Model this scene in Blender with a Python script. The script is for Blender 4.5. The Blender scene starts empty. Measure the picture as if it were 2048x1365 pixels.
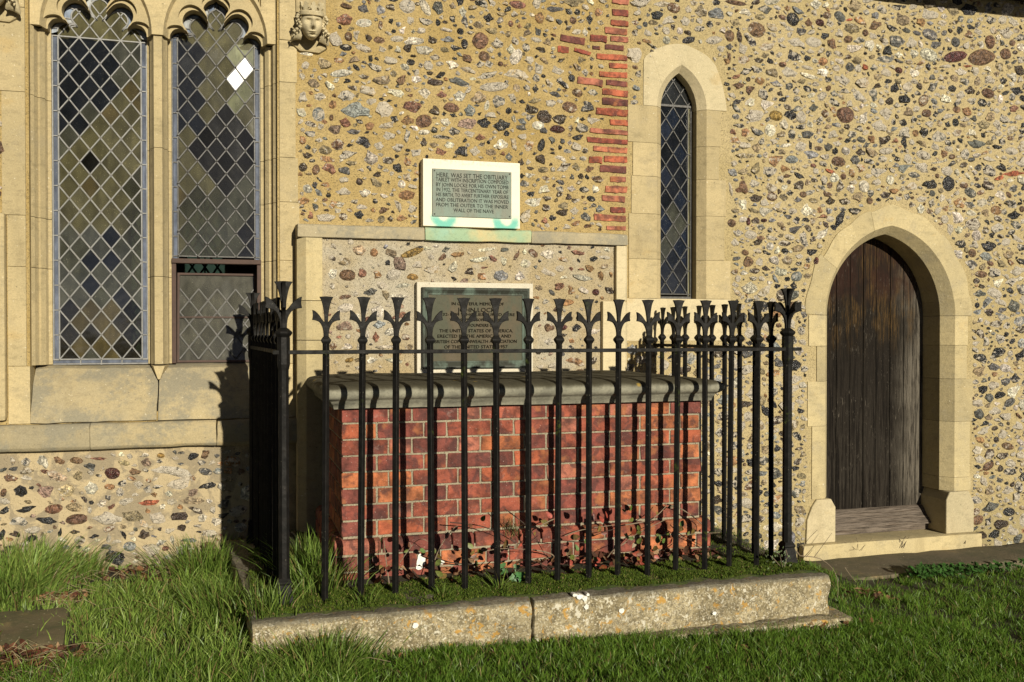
import bpy, bmesh, math, random
import numpy as np
from mathutils import Vector, Matrix, noise
from mathutils.geometry import tessellate_polygon

# ---------------------------------------------------------------- camera, light, exposure
SC = bpy.context.scene
COL = SC.collection
YAW, PITCH, FPX = math.radians(16.65), math.atan(21.5 / 1919.0), 1919.0
cam = bpy.data.cameras.new('camera')
cam.sensor_width = 36.0
cam.lens = 36.0 * FPX / 2048.0
cam.clip_start, cam.clip_end = 0.05, 2000.0
cam_o = bpy.data.objects.new('camera', cam)
COL.objects.link(cam_o)
cam_o.rotation_euler = (math.radians(90) - PITCH, 0, -YAW)      # eye at the origin, wall lies along X, depth along Y
SC.camera = cam_o

SUN = Vector((0.162, -1.0, 0.277)).normalized()                 # towards the sun
world = bpy.data.worlds.new('World')
SC.world = world
world.use_nodes = True
wn = world.node_tree.nodes
sky = wn.new('ShaderNodeTexSky')
sky.sky_type = 'NISHITA'
sky.sun_disc = False
sky.sun_elevation = math.asin(SUN.z)
sky.sun_rotation = math.atan2(SUN.x, SUN.y)
sky.air_density, sky.dust_density, sky.ozone_density = 0.16, 0.12, 0.6
bg = wn['Background']
bg.inputs['Strength'].default_value = 0.05
world.node_tree.links.new(sky.outputs[0], bg.inputs['Color'])
sun_d = bpy.data.lights.new('sun', 'SUN')
sun_d.energy = 5.0
sun_d.angle = math.radians(0.5)
sun_d.color = (1.0, 0.915, 0.74)
sun_o = bpy.data.objects.new('sun', sun_d)
COL.objects.link(sun_o)
sun_o.rotation_euler = (-SUN).to_track_quat('-Z', 'Y').to_euler()
sun_o.location = SUN * 30
vs = SC.view_settings
vs.view_transform = 'Standard'
vs.look = 'None'
vs.exposure, vs.gamma = 0.17, 1.0
vs.use_curve_mapping = False

# ---------------------------------------------------------------- helpers
R = random.Random(7)
W = {}                                                          # world position of every object by name


def at(x, y, D):
    """photo pixel -> (u, z) on the plane at depth D"""
    r, u = (x - 1024.0) / FPX, (682.5 - y) / FPX
    fw = math.cos(PITCH) + u * math.sin(PITCH)
    z = -math.sin(PITCH) + u * math.cos(PITCH)
    U = r * math.cos(YAW) + fw * math.sin(YAW)
    d = -r * math.sin(YAW) + fw * math.cos(YAW)
    k = D / d
    return U * k, z * k


def to_px(U, D, z):
    X = U * math.cos(YAW) - D * math.sin(YAW)
    F = U * math.sin(YAW) + D * math.cos(YAW)
    F2 = F * math.cos(PITCH) - z * math.sin(PITCH)
    Y = F * math.sin(PITCH) + z * math.cos(PITCH)
    return 1024.0 + FPX * X / F2, 682.5 - FPX * Y / F2


def tag(o, label=None, cat=None, group=None, kind=None):
    if label: o['label'] = label
    if cat: o['category'] = cat
    if group: o['group'] = group
    if kind: o['kind'] = kind
    return o


def link(o, loc, parent=None):
    COL.objects.link(o)
    loc = Vector(loc)
    W[o.name] = loc
    if parent is not None:
        o.parent = parent
        o.location = loc - W[parent.name]
    else:
        o.location = loc
    return o


def thing(name, loc, label, cat, group=None):
    o = bpy.data.objects.new(name, None)
    o.empty_display_size = 0.1
    link(o, loc)
    return tag(o, label, cat, group)


def put(name, me, parent, loc, rot=None, scale=None, color=None):
    o = bpy.data.objects.new(name, me)
    link(o, loc, parent)
    if rot is not None: o.rotation_euler = rot
    if scale is not None: o.scale = scale
    if color is not None: o.color = color
    return o


def mesh(name, verts, faces, mat, smooth=None):
    me = bpy.data.meshes.new(name)
    me.from_pydata([tuple(v) for v in verts], [], faces)
    if mat is not None: me.materials.append(mat)
    if smooth is not None:
        for p in me.polygons: p.use_smooth = True
        if smooth < 179: me.set_sharp_from_angle(angle=math.radians(smooth))
    me.update()
    return me


def part(name, verts, faces, mat, parent=None, smooth=None, color=None, fix=True):
    """world-space geometry -> one object with its origin at the middle of its foot"""
    vs_ = [Vector(v) for v in verts]
    lo = Vector([min(v[i] for v in vs_) for i in range(3)])
    hi = Vector([max(v[i] for v in vs_) for i in range(3)])
    c = Vector(((lo.x + hi.x) / 2, (lo.y + hi.y) / 2, lo.z))
    me = mesh(name, [v - c for v in vs_], faces, mat, None)
    if fix:
        bm = bmesh.new(); bm.from_mesh(me)
        bmesh.ops.recalc_face_normals(bm, faces=bm.faces)
        bm.to_mesh(me); bm.free()
    if smooth is not None:
        for p in me.polygons: p.use_smooth = True
        if smooth < 179: me.set_sharp_from_angle(angle=math.radians(smooth))
    return put(name, me, parent, c, color=color)


class MB:
    def __init__(s): s.v, s.f = [], []

    def add(s, v, f):
        n = len(s.v)
        s.v += [tuple(p) for p in v]
        s.f += [tuple(i + n for i in q) for q in f]
        return s

    def box(s, x0, x1, y0, y1, z0, z1):
        v = [(x, y, z) for z in (z0, z1) for y in (y0, y1) for x in (x0, x1)]
        return s.add(v, [(0, 1, 5, 4), (1, 3, 7, 5), (3, 2, 6, 7), (2, 0, 4, 6), (4, 5, 7, 6), (1, 0, 2, 3)])

    def tube(s, pts, rad, n=6, cap=True):
        pts = [Vector(p) for p in pts]
        base = len(s.v)
        for i, p in enumerate(pts):
            t = (pts[min(i + 1, len(pts) - 1)] - pts[max(i - 1, 0)]).normalized()
            a = t.orthogonal().normalized() if abs(t.z) > .9 else t.cross(Vector((0, 0, 1))).normalized()
            b = t.cross(a)
            r = rad[i] if isinstance(rad, (list, tuple)) else rad
            for k in range(n):
                q = 2 * math.pi * k / n
                s.v.append(tuple(p + a * (r * math.cos(q)) + b * (r * math.sin(q))))
        for i in range(len(pts) - 1):
            for k in range(n):
                k2 = (k + 1) % n
                s.f.append((base + i * n + k, base + i * n + k2, base + (i + 1) * n + k2, base + (i + 1) * n + k))
        if cap:
            s.f.append(tuple(base + k for k in reversed(range(n))))
            e = base + (len(pts) - 1) * n
            s.f.append(tuple(e + k for k in range(n)))
        return s

    def lathe(s, prof, cx, cy, n=8, ph=0.0):
        """prof: (radius, z) pairs turned round a vertical axis; n=4 gives a square section"""
        base = len(s.v)
        for r, z in prof:
            for k in range(n):
                q = ph + 2 * math.pi * k / n
                s.v.append((cx + r * math.cos(q), cy + r * math.sin(q), z))
        for i in range(len(prof) - 1):
            for k in range(n):
                k2 = (k + 1) % n
                s.f.append((base + i * n + k, base + i * n + k2, base + (i + 1) * n + k2, base + (i + 1) * n + k))
        s.f.append(tuple(base + k for k in reversed(range(n))))
        e = base + (len(prof) - 1) * n
        s.f.append(tuple(e + k for k in range(n)))
        return s

    def out(s, name, mat, parent=None, smooth=None, color=None, bev=0, fix=True):
        o = part(name, s.v, s.f, mat, parent, None, color, fix)
        if bev:
            bm = bmesh.new(); bm.from_mesh(o.data)
            es = [e for e in bm.edges if len(e.link_faces) == 2 and e.calc_face_angle(0) > .5]
            bmesh.ops.bevel(bm, geom=es, offset=bev, segments=2, profile=.6, affect='EDGES', clamp_overlap=True)
            bm.to_mesh(o.data); bm.free()
        if smooth is not None and not bev:
            for p in o.data.polygons: p.use_smooth = True
            if smooth < 179: o.data.set_sharp_from_angle(angle=math.radians(smooth))
        return o


def roughen(o, cuts, amp, sc, seed=0.0):
    """subdivide a block and wear its faces and edges with noise"""
    bm = bmesh.new(); bm.from_mesh(o.data)
    for _ in range(cuts):
        L = sorted(e.calc_length() for e in bm.edges)
        big = [e for e in bm.edges if e.calc_length() > L[-1] * .45]
        bmesh.ops.subdivide_edges(bm, edges=big, cuts=1, use_grid_fill=True)
    bm.normal_update()
    w = W[o.name]
    for v in bm.verts:
        p = (v.co + w) * sc + Vector((seed, seed * 2.3, 0))
        v.co += v.normal * amp * (noise.fractal(p, 1.0, 2.0, 3) - .1)
    bm.to_mesh(o.data); bm.free()
    for p in o.data.polygons: p.use_smooth = True
    o.data.set_sharp_from_angle(angle=math.radians(38))


def poly_fill(loops):
    """triangles of a polygon with holes; returns flat vertex list and triangles"""
    v3 = [[Vector((p[0], p[1], 0)) for p in l] for l in loops]
    tris = tessellate_polygon(v3)
    flat = [p for l in loops for p in l]
    return flat, [tuple(t) for t in tris]


def plate(loops, y0, y1, back=None):
    """slab with holes in the X-Z plane from depth y0 to y1; back: hole loops at y1 (splayed holes)"""
    back = back or loops
    flat, tr = poly_fill(loops)
    fb, trb = poly_fill(back)
    n = len(flat)
    v = [(p[0], y0, p[1]) for p in flat] + [(p[0], y1, p[1]) for p in fb]
    f = [t for t in tr] + [tuple(i + n for i in reversed(t)) for t in trb]
    b = 0
    for l in loops:
        m = len(l)
        for i in range(m):
            j = (i + 1) % m
            f.append((b + i, b + j, n + b + j, n + b + i))
        b += m
    return v, f


def prism(pts, y0, y1):
    n = len(pts)
    v = [(p[0], y0, p[1]) for p in pts] + [(p[0], y1, p[1]) for p in pts]
    f = [tuple(range(n)), tuple(n + i for i in reversed(range(n)))]
    f += [(i, n + i, n + (i + 1) % n, (i + 1) % n) for i in range(n)]
    return v, f


def spline(pts, n=6, closed=False):
    P = [Vector(p) for p in pts]
    out = []
    m = len(P)
    for i in range(m if closed else m - 1):
        if closed:
            a, b, c, d = P[i - 1], P[i], P[(i + 1) % m], P[(i + 2) % m]
        else:
            a, b, c, d = P[max(i - 1, 0)], P[i], P[i + 1], P[min(i + 2, m - 1)]
        for k in range(n):
            t = k / n
            out.append(.5 * ((2 * b) + (c - a) * t + (2 * a - 5 * b + 4 * c - d) * t * t + (3 * b - a - 3 * c + d) * t ** 3))
    if not closed: out.append(P[-1])
    return out


def loft(rings, closed_ring=False, caps=True):
    """rings: equal-length point lists along a path -> quads; caps close both ends"""
    n = len(rings[0])
    v = [p for r in rings for p in r]
    f = []
    for i in range(len(rings) - 1):
        for k in range(n if closed_ring else n - 1):
            k2 = (k + 1) % n
            f.append((i * n + k, i * n + k2, (i + 1) * n + k2, (i + 1) * n + k))
    if caps:
        f.append(tuple(range(n)))
        e = (len(rings) - 1) * n
        f.append(tuple(e + k for k in reversed(range(n))))
    return v, f


# ---------------------------------------------------------------- materials
class NT:
    """small node builder"""
    def __init__(s, name):
        s.m = bpy.data.materials.new(name)
        s.m.use_nodes = True
        s.t = s.m.node_tree
        s.b = s.t.nodes['Principled BSDF']
        s.o = s.t.nodes['Material Output']
        s.pos = s.t.nodes.new('ShaderNodeNewGeometry').outputs['Position']
        s.oi = None

    def n(s, typ, **k):
        nd = s.t.nodes.new(typ)
        for a, v in k.items(): setattr(nd, a, v)
        return nd

    def L(s, a, b): s.t.links.new(a, b)

    def setin(s, sock, v):
        if hasattr(v, 'is_linked') or isinstance(v, bpy.types.NodeSocket): s.L(v, sock)
        else: sock.default_value = v

    def info(s):
        if s.oi is None: s.oi = s.n('ShaderNodeObjectInfo')
        return s.oi

    def noise(s, scale, detail=3, rough=.55, vec=None, dist=0.0, color=False):
        nd = s.n('ShaderNodeTexNoise')
        nd.inputs['Scale'].default_value = scale
        nd.inputs['Detail'].default_value = detail
        nd.inputs['Roughness'].default_value = rough
        nd.inputs['Distortion'].default_value = dist
        s.L(vec if vec is not None else s.pos, nd.inputs['Vector'])
        return nd.outputs['Color' if color else 'Fac']

    def voro(s, scale, feat='F1', out='Distance', vec=None, rnd=1.0):
        nd = s.n('ShaderNodeTexVoronoi', feature=feat)
        nd.inputs['Scale'].default_value = scale
        nd.inputs['Randomness'].default_value = rnd
        s.L(vec if vec is not None else s.pos, nd.inputs['Vector'])
        return nd.outputs[out]

    def ramp(s, fac, a, b, lo=0.0, hi=1.0):
        """smooth map of fac from [a,b] to [lo,hi]"""
        nd = s.n('ShaderNodeMapRange')
        nd.interpolation_type = 'SMOOTHSTEP'
        s.setin(nd.inputs['Value'], fac)
        for i, v in (('From Min', a), ('From Max', b), ('To Min', lo), ('To Max', hi)): s.setin(nd.inputs[i], v)
        return nd.outputs[0]

    def math(s, op, a, b=0.0, c=0.0):
        nd = s.n('ShaderNodeMath', operation=op)
        for i, v in enumerate((a, b, c)): s.setin(nd.inputs[i], v)
        return nd.outputs[0]

    def mix(s, fac, a, b, mode='MIX'):
        nd = s.n('ShaderNodeMix', data_type='RGBA', blend_type=mode)
        s.setin(nd.inputs[0], fac)
        for i, v in ((6, a), (7, b)):
            if isinstance(v, tuple): v = (v[0], v[1], v[2], 1.0)
            s.setin(nd.inputs[i], v)
        return nd.outputs[2]

    def scale(s, col, fac):
        nd = s.n('ShaderNodeVectorMath', operation='SCALE')
        s.setin(nd.inputs[0], col)
        s.setin(nd.inputs['Scale'], fac)
        return nd.outputs[0]

    def stretch(s, sx, sy, sz, vec=None):
        nd = s.n('ShaderNodeVectorMath', operation='MULTIPLY')
        s.L(vec if vec is not None else s.pos, nd.inputs[0])
        nd.inputs[1].default_value = (sx, sy, sz)
        return nd.outputs[0]

    def xyz(s):
        nd = s.n('ShaderNodeSeparateXYZ')
        s.L(s.pos, nd.inputs[0])
        return nd.outputs

    def shuffle(s):
        """position shifted by the object's random number, so that alike pieces differ"""
        v = s.n('ShaderNodeVectorMath', operation='MULTIPLY_ADD')
        s.L(s.info().outputs['Random'], v.inputs[0])
        v.inputs[1].default_value = (17.3, 9.1, 23.7)
        s.L(s.pos, v.inputs[2])
        return v.outputs[0]

    def bump(s, h, dist=.004, strength=1.0, prev=None):
        nd = s.n('ShaderNodeBump')
        nd.inputs['Distance'].default_value = dist
        nd.inputs['Strength'].default_value = strength
        s.L(h, nd.inputs['Height'])
        if prev is not None: s.L(prev, nd.inputs['Normal'])
        return nd.outputs[0]

    def done(s, col=None, rough=None, normal=None, **k):
        if col is not None:
            if isinstance(col, tuple): s.b.inputs['Base Color'].default_value = (*col[:3], 1)
            else: s.L(col, s.b.inputs['Base Color'])
        if rough is not None: s.setin(s.b.inputs['Roughness'], rough)
        if normal is not None: s.L(normal, s.b.inputs['Normal'])
        for a, v in k.items(): s.setin(s.b.inputs[a.replace('_', ' ')], v)
        return s.m


def mat_mortar(name, base, pale, grey, patch=False):
    n = NT(name)
    big = n.noise(2.2, 4, .6)
    mid = n.noise(14, 4, .6)
    if patch:
        # the chancel beyond the brick edge was built with a paler mortar than the nave
        x, y, z = n.xyz()
        zone = n.ramp(n.math('ADD', x, n.math('MULTIPLY', mid, .2)), 2.45, 2.75)
        base, pale, grey = (n.mix(zone, a, b) for a, b in ((base, (.42, .335, .165)), (pale, (.47, .38, .205)), (grey, (.37, .30, .165))))
    c = n.mix(n.ramp(big, .35, .68), base, pale)
    c = n.mix(n.ramp(mid, .52, .75, 0, .55), c, grey)
    fine = n.noise(95, 3, .7)
    c = n.mix(n.ramp(fine, .38, .66, 0, .5), c, n.scale(c, .55))
    spk = n.noise(210, 2, .5)
    c = n.mix(n.ramp(spk, .615, .66, 0, .88), c, (.028, .022, .014))
    wsp = n.voro(120, vec=n.stretch(1.0, 1.0, 1.3))
    c = n.mix(n.ramp(wsp, .10, .17, .55, 0), c, (.74, .66, .5))
    if patch:
        # old re-pointing low on the left: pale lime smears over a greyer coat
        x, y, z = n.xyz()
        m = n.math('MULTIPLY', n.ramp(z, -.60, -.68), n.ramp(x, .5, .3))
        pt = n.noise(7.5, 5, .62, dist=.6)
        pc = n.mix(n.ramp(pt, .46, .54), (.44, .355, .215), (.285, .235, .155))
        pc = n.mix(n.ramp(spk, .66, .70, 0, .7), pc, (.05, .04, .03))
        c = n.mix(m, c, pc)
        # damp and green at the foot of the wall
        c = n.mix(n.ramp(n.math('ADD', z, n.math('MULTIPLY', mid, .12)), -1.10, -1.42, 0, .35), c, (.17, .16, .085))
    nm = n.bump(n.noise(55, 5, .65), .010, .75)
    nm = n.bump(spk, .004, .7, nm)
    nm = n.bump(mid, .02, .5, nm)
    return n.done(c, .95, nm)


def mat_flint(name, attr):
    n = NT(name)
    if attr:
        a = n.n('ShaderNodeAttribute', attribute_name='tone', attribute_type='GEOMETRY')
        col, al = a.outputs['Color'], a.outputs['Alpha']
    else:
        a = n.info()
        col, al = a.outputs['Color'], a.outputs['Alpha']
    n1 = n.noise(34, 4, .6, dist=.8)
    n2 = n.noise(95, 3, .6, dist=.5)
    n3 = n.noise(240, 2, .6)
    c = n.scale(col, n.ramp(n1, .28, .72, .40, 1.7))
    c = n.mix(n.ramp(n2, .49, .58, 0, .78), c, n.scale(c, .22))
    # chalky cortex: the more of it the higher the alpha
    th = n.math('SUBTRACT', .69, n.math('MULTIPLY', al, .5))
    cx = n.ramp(n.math('ADD', n.math('MULTIPLY', n.noise(26, 4, .6, vec=n.stretch(1, 1, 1.4)), .7), n.math('MULTIPLY', n2, .3)), th, n.math('ADD', th, .035))
    c = n.mix(n.math('MULTIPLY', cx, .85), c, (.56, .50, .40))
    # skin of mortar left on the stone
    c = n.mix(n.ramp(n.noise(58, 4, .6, dist=.4), .60, .72, 0, .5), c, (.37, .27, .11))
    c = n.mix(n.ramp(n3, .62, .70, 0, .5), c, (.06, .05, .045))
    nm = n.bump(n1, .035, .8)
    nm = n.bump(n2, .012, .8, nm)
    lum = n.n('ShaderNodeRGBToBW'); n.L(col, lum.inputs[0])
    return n.done(c, n.ramp(lum.outputs[0], .02, .35, .26, .72), nm, Specular_IOR_Level=.6)


def mat_stone(name, base, alt, weather=None, wf=(.5, .7), dirt=.25):
    n = NT(name)
    big = n.noise(3.1, 4, .6)
    mid = n.noise(16, 4, .65, vec=n.stretch(1, 1, 2.2))
    fine = n.noise(130, 3, .7)
    c = n.mix(n.ramp(big, .36, .66), base, alt)
    c = n.scale(c, n.math('ADD', n.math('MULTIPLY', n.info().outputs['Random'], .3), .84))
    c = n.mix(n.ramp(mid, .48, .72, 0, dirt + .15), c, n.scale(c, .55))
    c = n.mix(n.ramp(n.noise(1.0, 4, .65, vec=n.stretch(7, 7, 1.4)), .52, .74, 0, dirt + .1), c, (.27, .215, .115))
    c = n.mix(n.ramp(n.noise(4.2, 4, .6, vec=n.stretch(1, 1, 1.8)), .60, .74, 0, .4), c, (.47, .33, .13))
    if weather:
        c = n.mix(n.ramp(n.math('ADD', n.math('MULTIPLY', n.noise(5.5, 5, .65), .75), n.math('MULTIPLY', n.noise(45, 3, .6), .25)), wf[0], wf[1], 0, .85), c, weather)
    c = n.mix(n.ramp(fine, .34, .68, 0, .45), c, n.scale(c, .6))
    c = n.mix(n.ramp(n.noise(70, 2, .5), .70, .74, 0, .5), c, (.72, .66, .5))
    c = n.mix(n.ramp(n.noise(85, 2, .5, vec=n.stretch(1.1, 1, .9)), .715, .75, 0, .7), c, (.05, .045, .035))
    nm = n.bump(n.noise(40, 5, .68), .006, .5)
    nm = n.bump(fine, .002, .5, nm)
    return n.done(c, .92, nm)


def mat_brick(name, soot=.6, bloom=.3):
    n = NT(name)
    v = n.shuffle()
    c = n.info().outputs['Color']
    n1 = n.noise(13, 4, .6, vec=v)
    n2 = n.noise(60, 4, .65, vec=v)
    c = n.scale(c, n.ramp(n1, .3, .7, .45, 1.5))
    c = n.mix(n.ramp(n.noise(15, 4, .6, vec=v, dist=.6), .47, .62, 0, soot + .12), c, (.065, .028, .026))
    c = n.mix(n.ramp(n.noise(11, 3, .5, vec=v), .56, .70, 0, .6), c, (.40, .15, .055))
    c = n.mix(n.ramp(n2, .5, .72, 0, .5), c, n.scale(c, .55))
    c = n.mix(n.ramp(n.math('ADD', n.math('MULTIPLY', n.noise(9, 5, .7, vec=v, dist=1.0), .7), n.math('MULTIPLY', n2, .3)), .57, .72, 0, bloom), c, (.52, .38, .33))
    c = n.mix(n.ramp(n.noise(170, 2, .5), .70, .74, 0, .7), c, (.6, .5, .42))
    nm = n.bump(n2, .010, .9)
    nm = n.bump(n1, .012, .6, nm)
    nm = n.bump(n.noise(190, 2, .6), .0015, .6, nm)
    return n.done(c, .88, nm)


def mat_iron():
    n = NT('black_iron_paint')
    c = n.mix(n.ramp(n.noise(30, 4, .6), .4, .75), (.0060, .0058, .0054), (.0125, .0112, .010))
    # lichen dust: pale and yellow specks, thicker on tops; green film here and there
    sp = n.voro(75)
    sel = n.noise(16, 3, .6)
    c = n.mix(n.math('MULTIPLY', n.ramp(sp, .10, .18, 1, 0), n.ramp(sel, .54, .66, 0, .55)), c, (.26, .245, .18))
    g = n.noise(5.5, 4, .65)
    c = n.mix(n.math('MULTIPLY', n.ramp(g, .60, .72), n.ramp(n.noise(60, 3, .6), .45, .62, 0, .75)), c, (.055, .075, .012))
    nm = n.bump(n.noise(70, 4, .65), .003, .55)
    return n.done(c, n.ramp(n.noise(25, 3, .6), .3, .7, .5, .72), nm, Specular_IOR_Level=.16)


def mat_kerb():
    n = NT('lichened_kerb_stone')
    n1 = n.noise(9, 5, .65)
    n2 = n.noise(48, 4, .7)
    c = n.mix(n.ramp(n1, .38, .62), (.25, .205, .115), (.42, .355, .22))
    c = n.mix(n.ramp(n2, .42, .62, 0, .8), c, n.scale(c, .42))
    c = n.mix(n.ramp(n.noise(105, 3, .6), .54, .62, 0, .85), c, (.54, .49, .37))
    c = n.mix(n.ramp(n.noise(200, 2, .6), .56, .64, 0, .7), c, (.06, .052, .035))
    sel = n.noise(4.5, 4, .65)
    o1 = n.math('ADD', n.math('MULTIPLY', n.noise(22, 4, .62, dist=.5), .75), n.math('MULTIPLY', sel, .35))
    c = n.mix(n.ramp(o1, .615, .665, 0, .85), c, (.44, .245, .045))
    o2 = n.math('ADD', n.math('MULTIPLY', n.noise(30, 4, .62, vec=n.stretch(1.1, 1, .9), dist=.4), .75), n.math('MULTIPLY', n.noise(3.1, 3, .6), .35))
    c = n.mix(n.ramp(o2, .635, .68, 0, .8), c, (.60, .57, .47))
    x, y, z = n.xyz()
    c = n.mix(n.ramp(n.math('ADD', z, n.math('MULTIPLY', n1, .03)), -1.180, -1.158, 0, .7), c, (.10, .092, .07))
    c = n.mix(n.ramp(n.noise(2.2, 3, .6), .52, .68, 0, .5), c, n.scale(c, .55))
    nm = n.bump(n2, .008, .7)
    nm = n.bump(n.noise(150, 3, .7), .003, .6, nm)
    return n.done(c, .95, nm)


def mat_slab():
    n = NT('weathered_slab_stone')
    geo = n.n('ShaderNodeNewGeometry')
    sp = n.n('ShaderNodeSeparateXYZ'); n.L(geo.outputs['Normal'], sp.inputs[0])
    n1 = n.noise(12, 5, .65)
    n2 = n.noise(70, 4, .7)
    c = n.mix(n.ramp(n1, .35, .65), (.27, .26, .20), (.17, .165, .13))
    # algae and soot where rain lies, i.e. on faces that look up
    up = n.ramp(n.math('ADD', sp.outputs[2], n.math('MULTIPLY', n.math('SUBTRACT', n1, .5), .9)), .15, .85)
    c = n.mix(n.math('MULTIPLY', up, .88), c, (.050, .044, .026))
    c = n.mix(n.ramp(n2, .45, .7, 0, .5), c, n.scale(c, .55))
    d = n.voro(11)
    cell = n.n('ShaderNodeSeparateColor'); n.L(n.voro(11, out='Color'), cell.inputs[0])
    c = n.mix(n.math('MULTIPLY', n.ramp(d, .12, .2, .7, 0), n.ramp(cell.outputs[0], .72, .74)), c, (.40, .27, .05))
    nm = n.bump(n2, .004, .6)
    return n.done(c, .93, nm, Specular_IOR_Level=.2)


def mat_wood(name, old, horiz=False):
    n = NT(name)
    g = n.shuffle()
    gr = n.noise(1.0, 6, .72, vec=n.stretch(*((2.2, 60, 60) if horiz else (60, 60, 2.2)), g), dist=.5)
    gr2 = n.noise(1.0, 4, .75, vec=n.stretch(*((6, 150, 150) if horiz else (150, 150, 6)), g))
    x, y, z = n.xyz()
    c = n.mix(n.ramp(gr, .3, .7), (.004, .003, .0023), (.019, .0145, .0105))
    if old:
        # silvered where rain reaches: towards the closing edge and the foot; rusty stain in the upper half
        silver = n.math('MULTIPLY', n.ramp(n.math('ADD', x, n.math('MULTIPLY', n.noise(2.2, 3), .5)), 4.88, 5.14), n.ramp(gr2, .34, .56))
        c = n.mix(n.math('MULTIPLY', silver, .75), c, (.17, .15, .12))
        low = n.math('MULTIPLY', n.ramp(z, .0, -1.2, .05, .8), n.ramp(gr, .46, .60))
        c = n.mix(low, c, (.050, .043, .034))
        rust = n.math('MULTIPLY', n.ramp(n.noise(4.5, 3, .6, vec=n.stretch(1.6, 1, .7)), .45, .6), n.math('MULTIPLY', n.ramp(z, -.25, .1), n.ramp(gr2, .44, .6)))
        c = n.mix(n.math('MULTIPLY', rust, .8), c, (.095, .055, .018))
        red = n.math('MULTIPLY', n.ramp(z, .12, .34), n.ramp(n.noise(7, 3), .35, .6, .2, .75))
        c = n.mix(red, c, (.028, .012, .008))
    else:
        c = n.mix(n.ramp(gr2, .36, .60, .15, .95), c, (.20, .165, .135))
        c = n.mix(n.ramp(gr, .5, .66, 0, .7), c, (.07, .05, .035))
    if old:
        c = n.mix(n.ramp(gr, .52, .62, 0, .75), c, (.005, .004, .003))
        c = n.mix(n.math('MULTIPLY', n.ramp(n.noise(1.0, 3, .7, vec=n.stretch(240, 240, 12, g)), .62, .70), n.ramp(n.noise(3.5, 3, .6), .4, .6, .1, .8)), c, (.19, .165, .13))
    nm = n.bump(gr, .006, 1.0)
    nm = n.bump(gr2, .0025, .7, nm)
    return n.done(c, .8, nm, Specular_IOR_Level=.12)


def mat_bronze(name, col, green, gf):
    n = NT(name)
    n1 = n.noise(9, 5, .65, vec=n.stretch(1, 1, .45))
    n2 = n.noise(70, 4, .65)
    c = n.mix(n.ramp(n1, gf[0], gf[1]), col, green)
    c = n.mix(n.ramp(n2, .5, .72, 0, .5), c, n.scale(c, .55))
    nm = n.bump(n2, .0015, .5)
    return n.done(c, n.ramp(n1, .3, .7, .5, .7), nm, Specular_IOR_Level=.22)


def mat_glass(name, gloss=.085):
    """old glass: clear with a dusty film (alpha) whose tone, the object colour, also paints in reflections, mirror-like at its own tilt"""
    n = NT(name)
    i = n.info()
    tr = n.n('ShaderNodeBsdfTransparent')
    tr.inputs['Color'].default_value = (.62, .60, .50, 1)
    df = n.n('ShaderNodeBsdfDiffuse')
    st = n.noise(26, 4, .6, vec=n.stretch(1, 1, .3))
    fin = n.noise(160, 2, .6)
    c = n.scale(i.outputs['Color'], n.ramp(st, .3, .7, .72, 1.25))
    c = n.mix(n.ramp(fin, .66, .72, 0, .35), c, (.5, .48, .38))
    n.L(c, df.inputs['Color'])
    film = n.math('MULTIPLY', i.outputs['Alpha'], n.ramp(n.noise(12, 4, .65), .3, .7, .75, 1.15))
    m1 = n.n('ShaderNodeMixShader'); n.setin(m1.inputs[0], film); n.L(tr.outputs[0], m1.inputs[1]); n.L(df.outputs[0], m1.inputs[2])
    gl = n.n('ShaderNodeBsdfGlossy'); gl.inputs['Roughness'].default_value = gloss
    gl.inputs['Color'].default_value = (.9, .92, .95, 1)
    nm = n.bump(n.noise(9, 2, .5), .004, .35)
    n.L(nm, gl.inputs['Normal'])
    fr = n.n('ShaderNodeFresnel'); fr.inputs['IOR'].default_value = 1.5
    m2 = n.n('ShaderNodeMixShader'); n.L(fr.outputs[0], m2.inputs[0]); n.L(m1.outputs[0], m2.inputs[1]); n.L(gl.outputs[0], m2.inputs[2])
    n.L(m2.outputs[0], n.o.inputs['Surface'])
    return n.m


def mat_leafy(name, rough=.5, trans=.35):
    """thin green or dead leaf; tone from the colour attribute 'tone'"""
    n = NT(name)
    a = n.n('ShaderNodeAttribute', attribute_name='tone', attribute_type='GEOMETRY')
    c = n.scale(a.outputs['Color'], n.ramp(n.noise(90, 3, .6), .3, .7, .75, 1.25))
    n.done(c, rough, Specular_IOR_Level=.35)
    tl = n.n('ShaderNodeBsdfTranslucent'); n.L(c, tl.inputs['Color'])
    m = n.n('ShaderNodeMixShader'); m.inputs[0].default_value = trans
    n.L(n.b.outputs[0], m.inputs[1]); n.L(tl.outputs[0], m.inputs[2]); n.L(m.outputs[0], n.o.inputs['Surface'])
    return n.m


def mat_objleaf(name):
    n = NT(name)
    c = n.info().outputs['Color']
    v = n.shuffle()
    c = n.scale(c, n.ramp(n.noise(60, 3, .6, vec=v), .3, .7, .6, 1.4))
    c = n.mix(n.ramp(n.noise(28, 3, .6, vec=v), .58, .7, 0, .5), c, (.09, .10, .02))
    n.done(c, .5)
    return n.m


def mat_ground(name, a, b):
    n = NT(name)
    n1 = n.noise(6, 5, .7)
    n2 = n.noise(70, 4, .7)
    c = n.mix(n.ramp(n1, .35, .65), a, b)
    c = n.mix(n.ramp(n2, .45, .65, 0, .7), c, n.scale(c, .4))
    nm = n.bump(n2, .012, .9)
    return n.done(c, .97, nm)


def mat_plain(name, col, rough=.8, **k):
    n = NT(name)
    c = n.mix(n.ramp(n.noise(30, 4, .65), .35, .7, 0, .6), col, tuple(x * .55 for x in col))
    return n.done(c, rough, n.bump(n.noise(80, 3, .6), .003, .5), **k)


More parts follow.
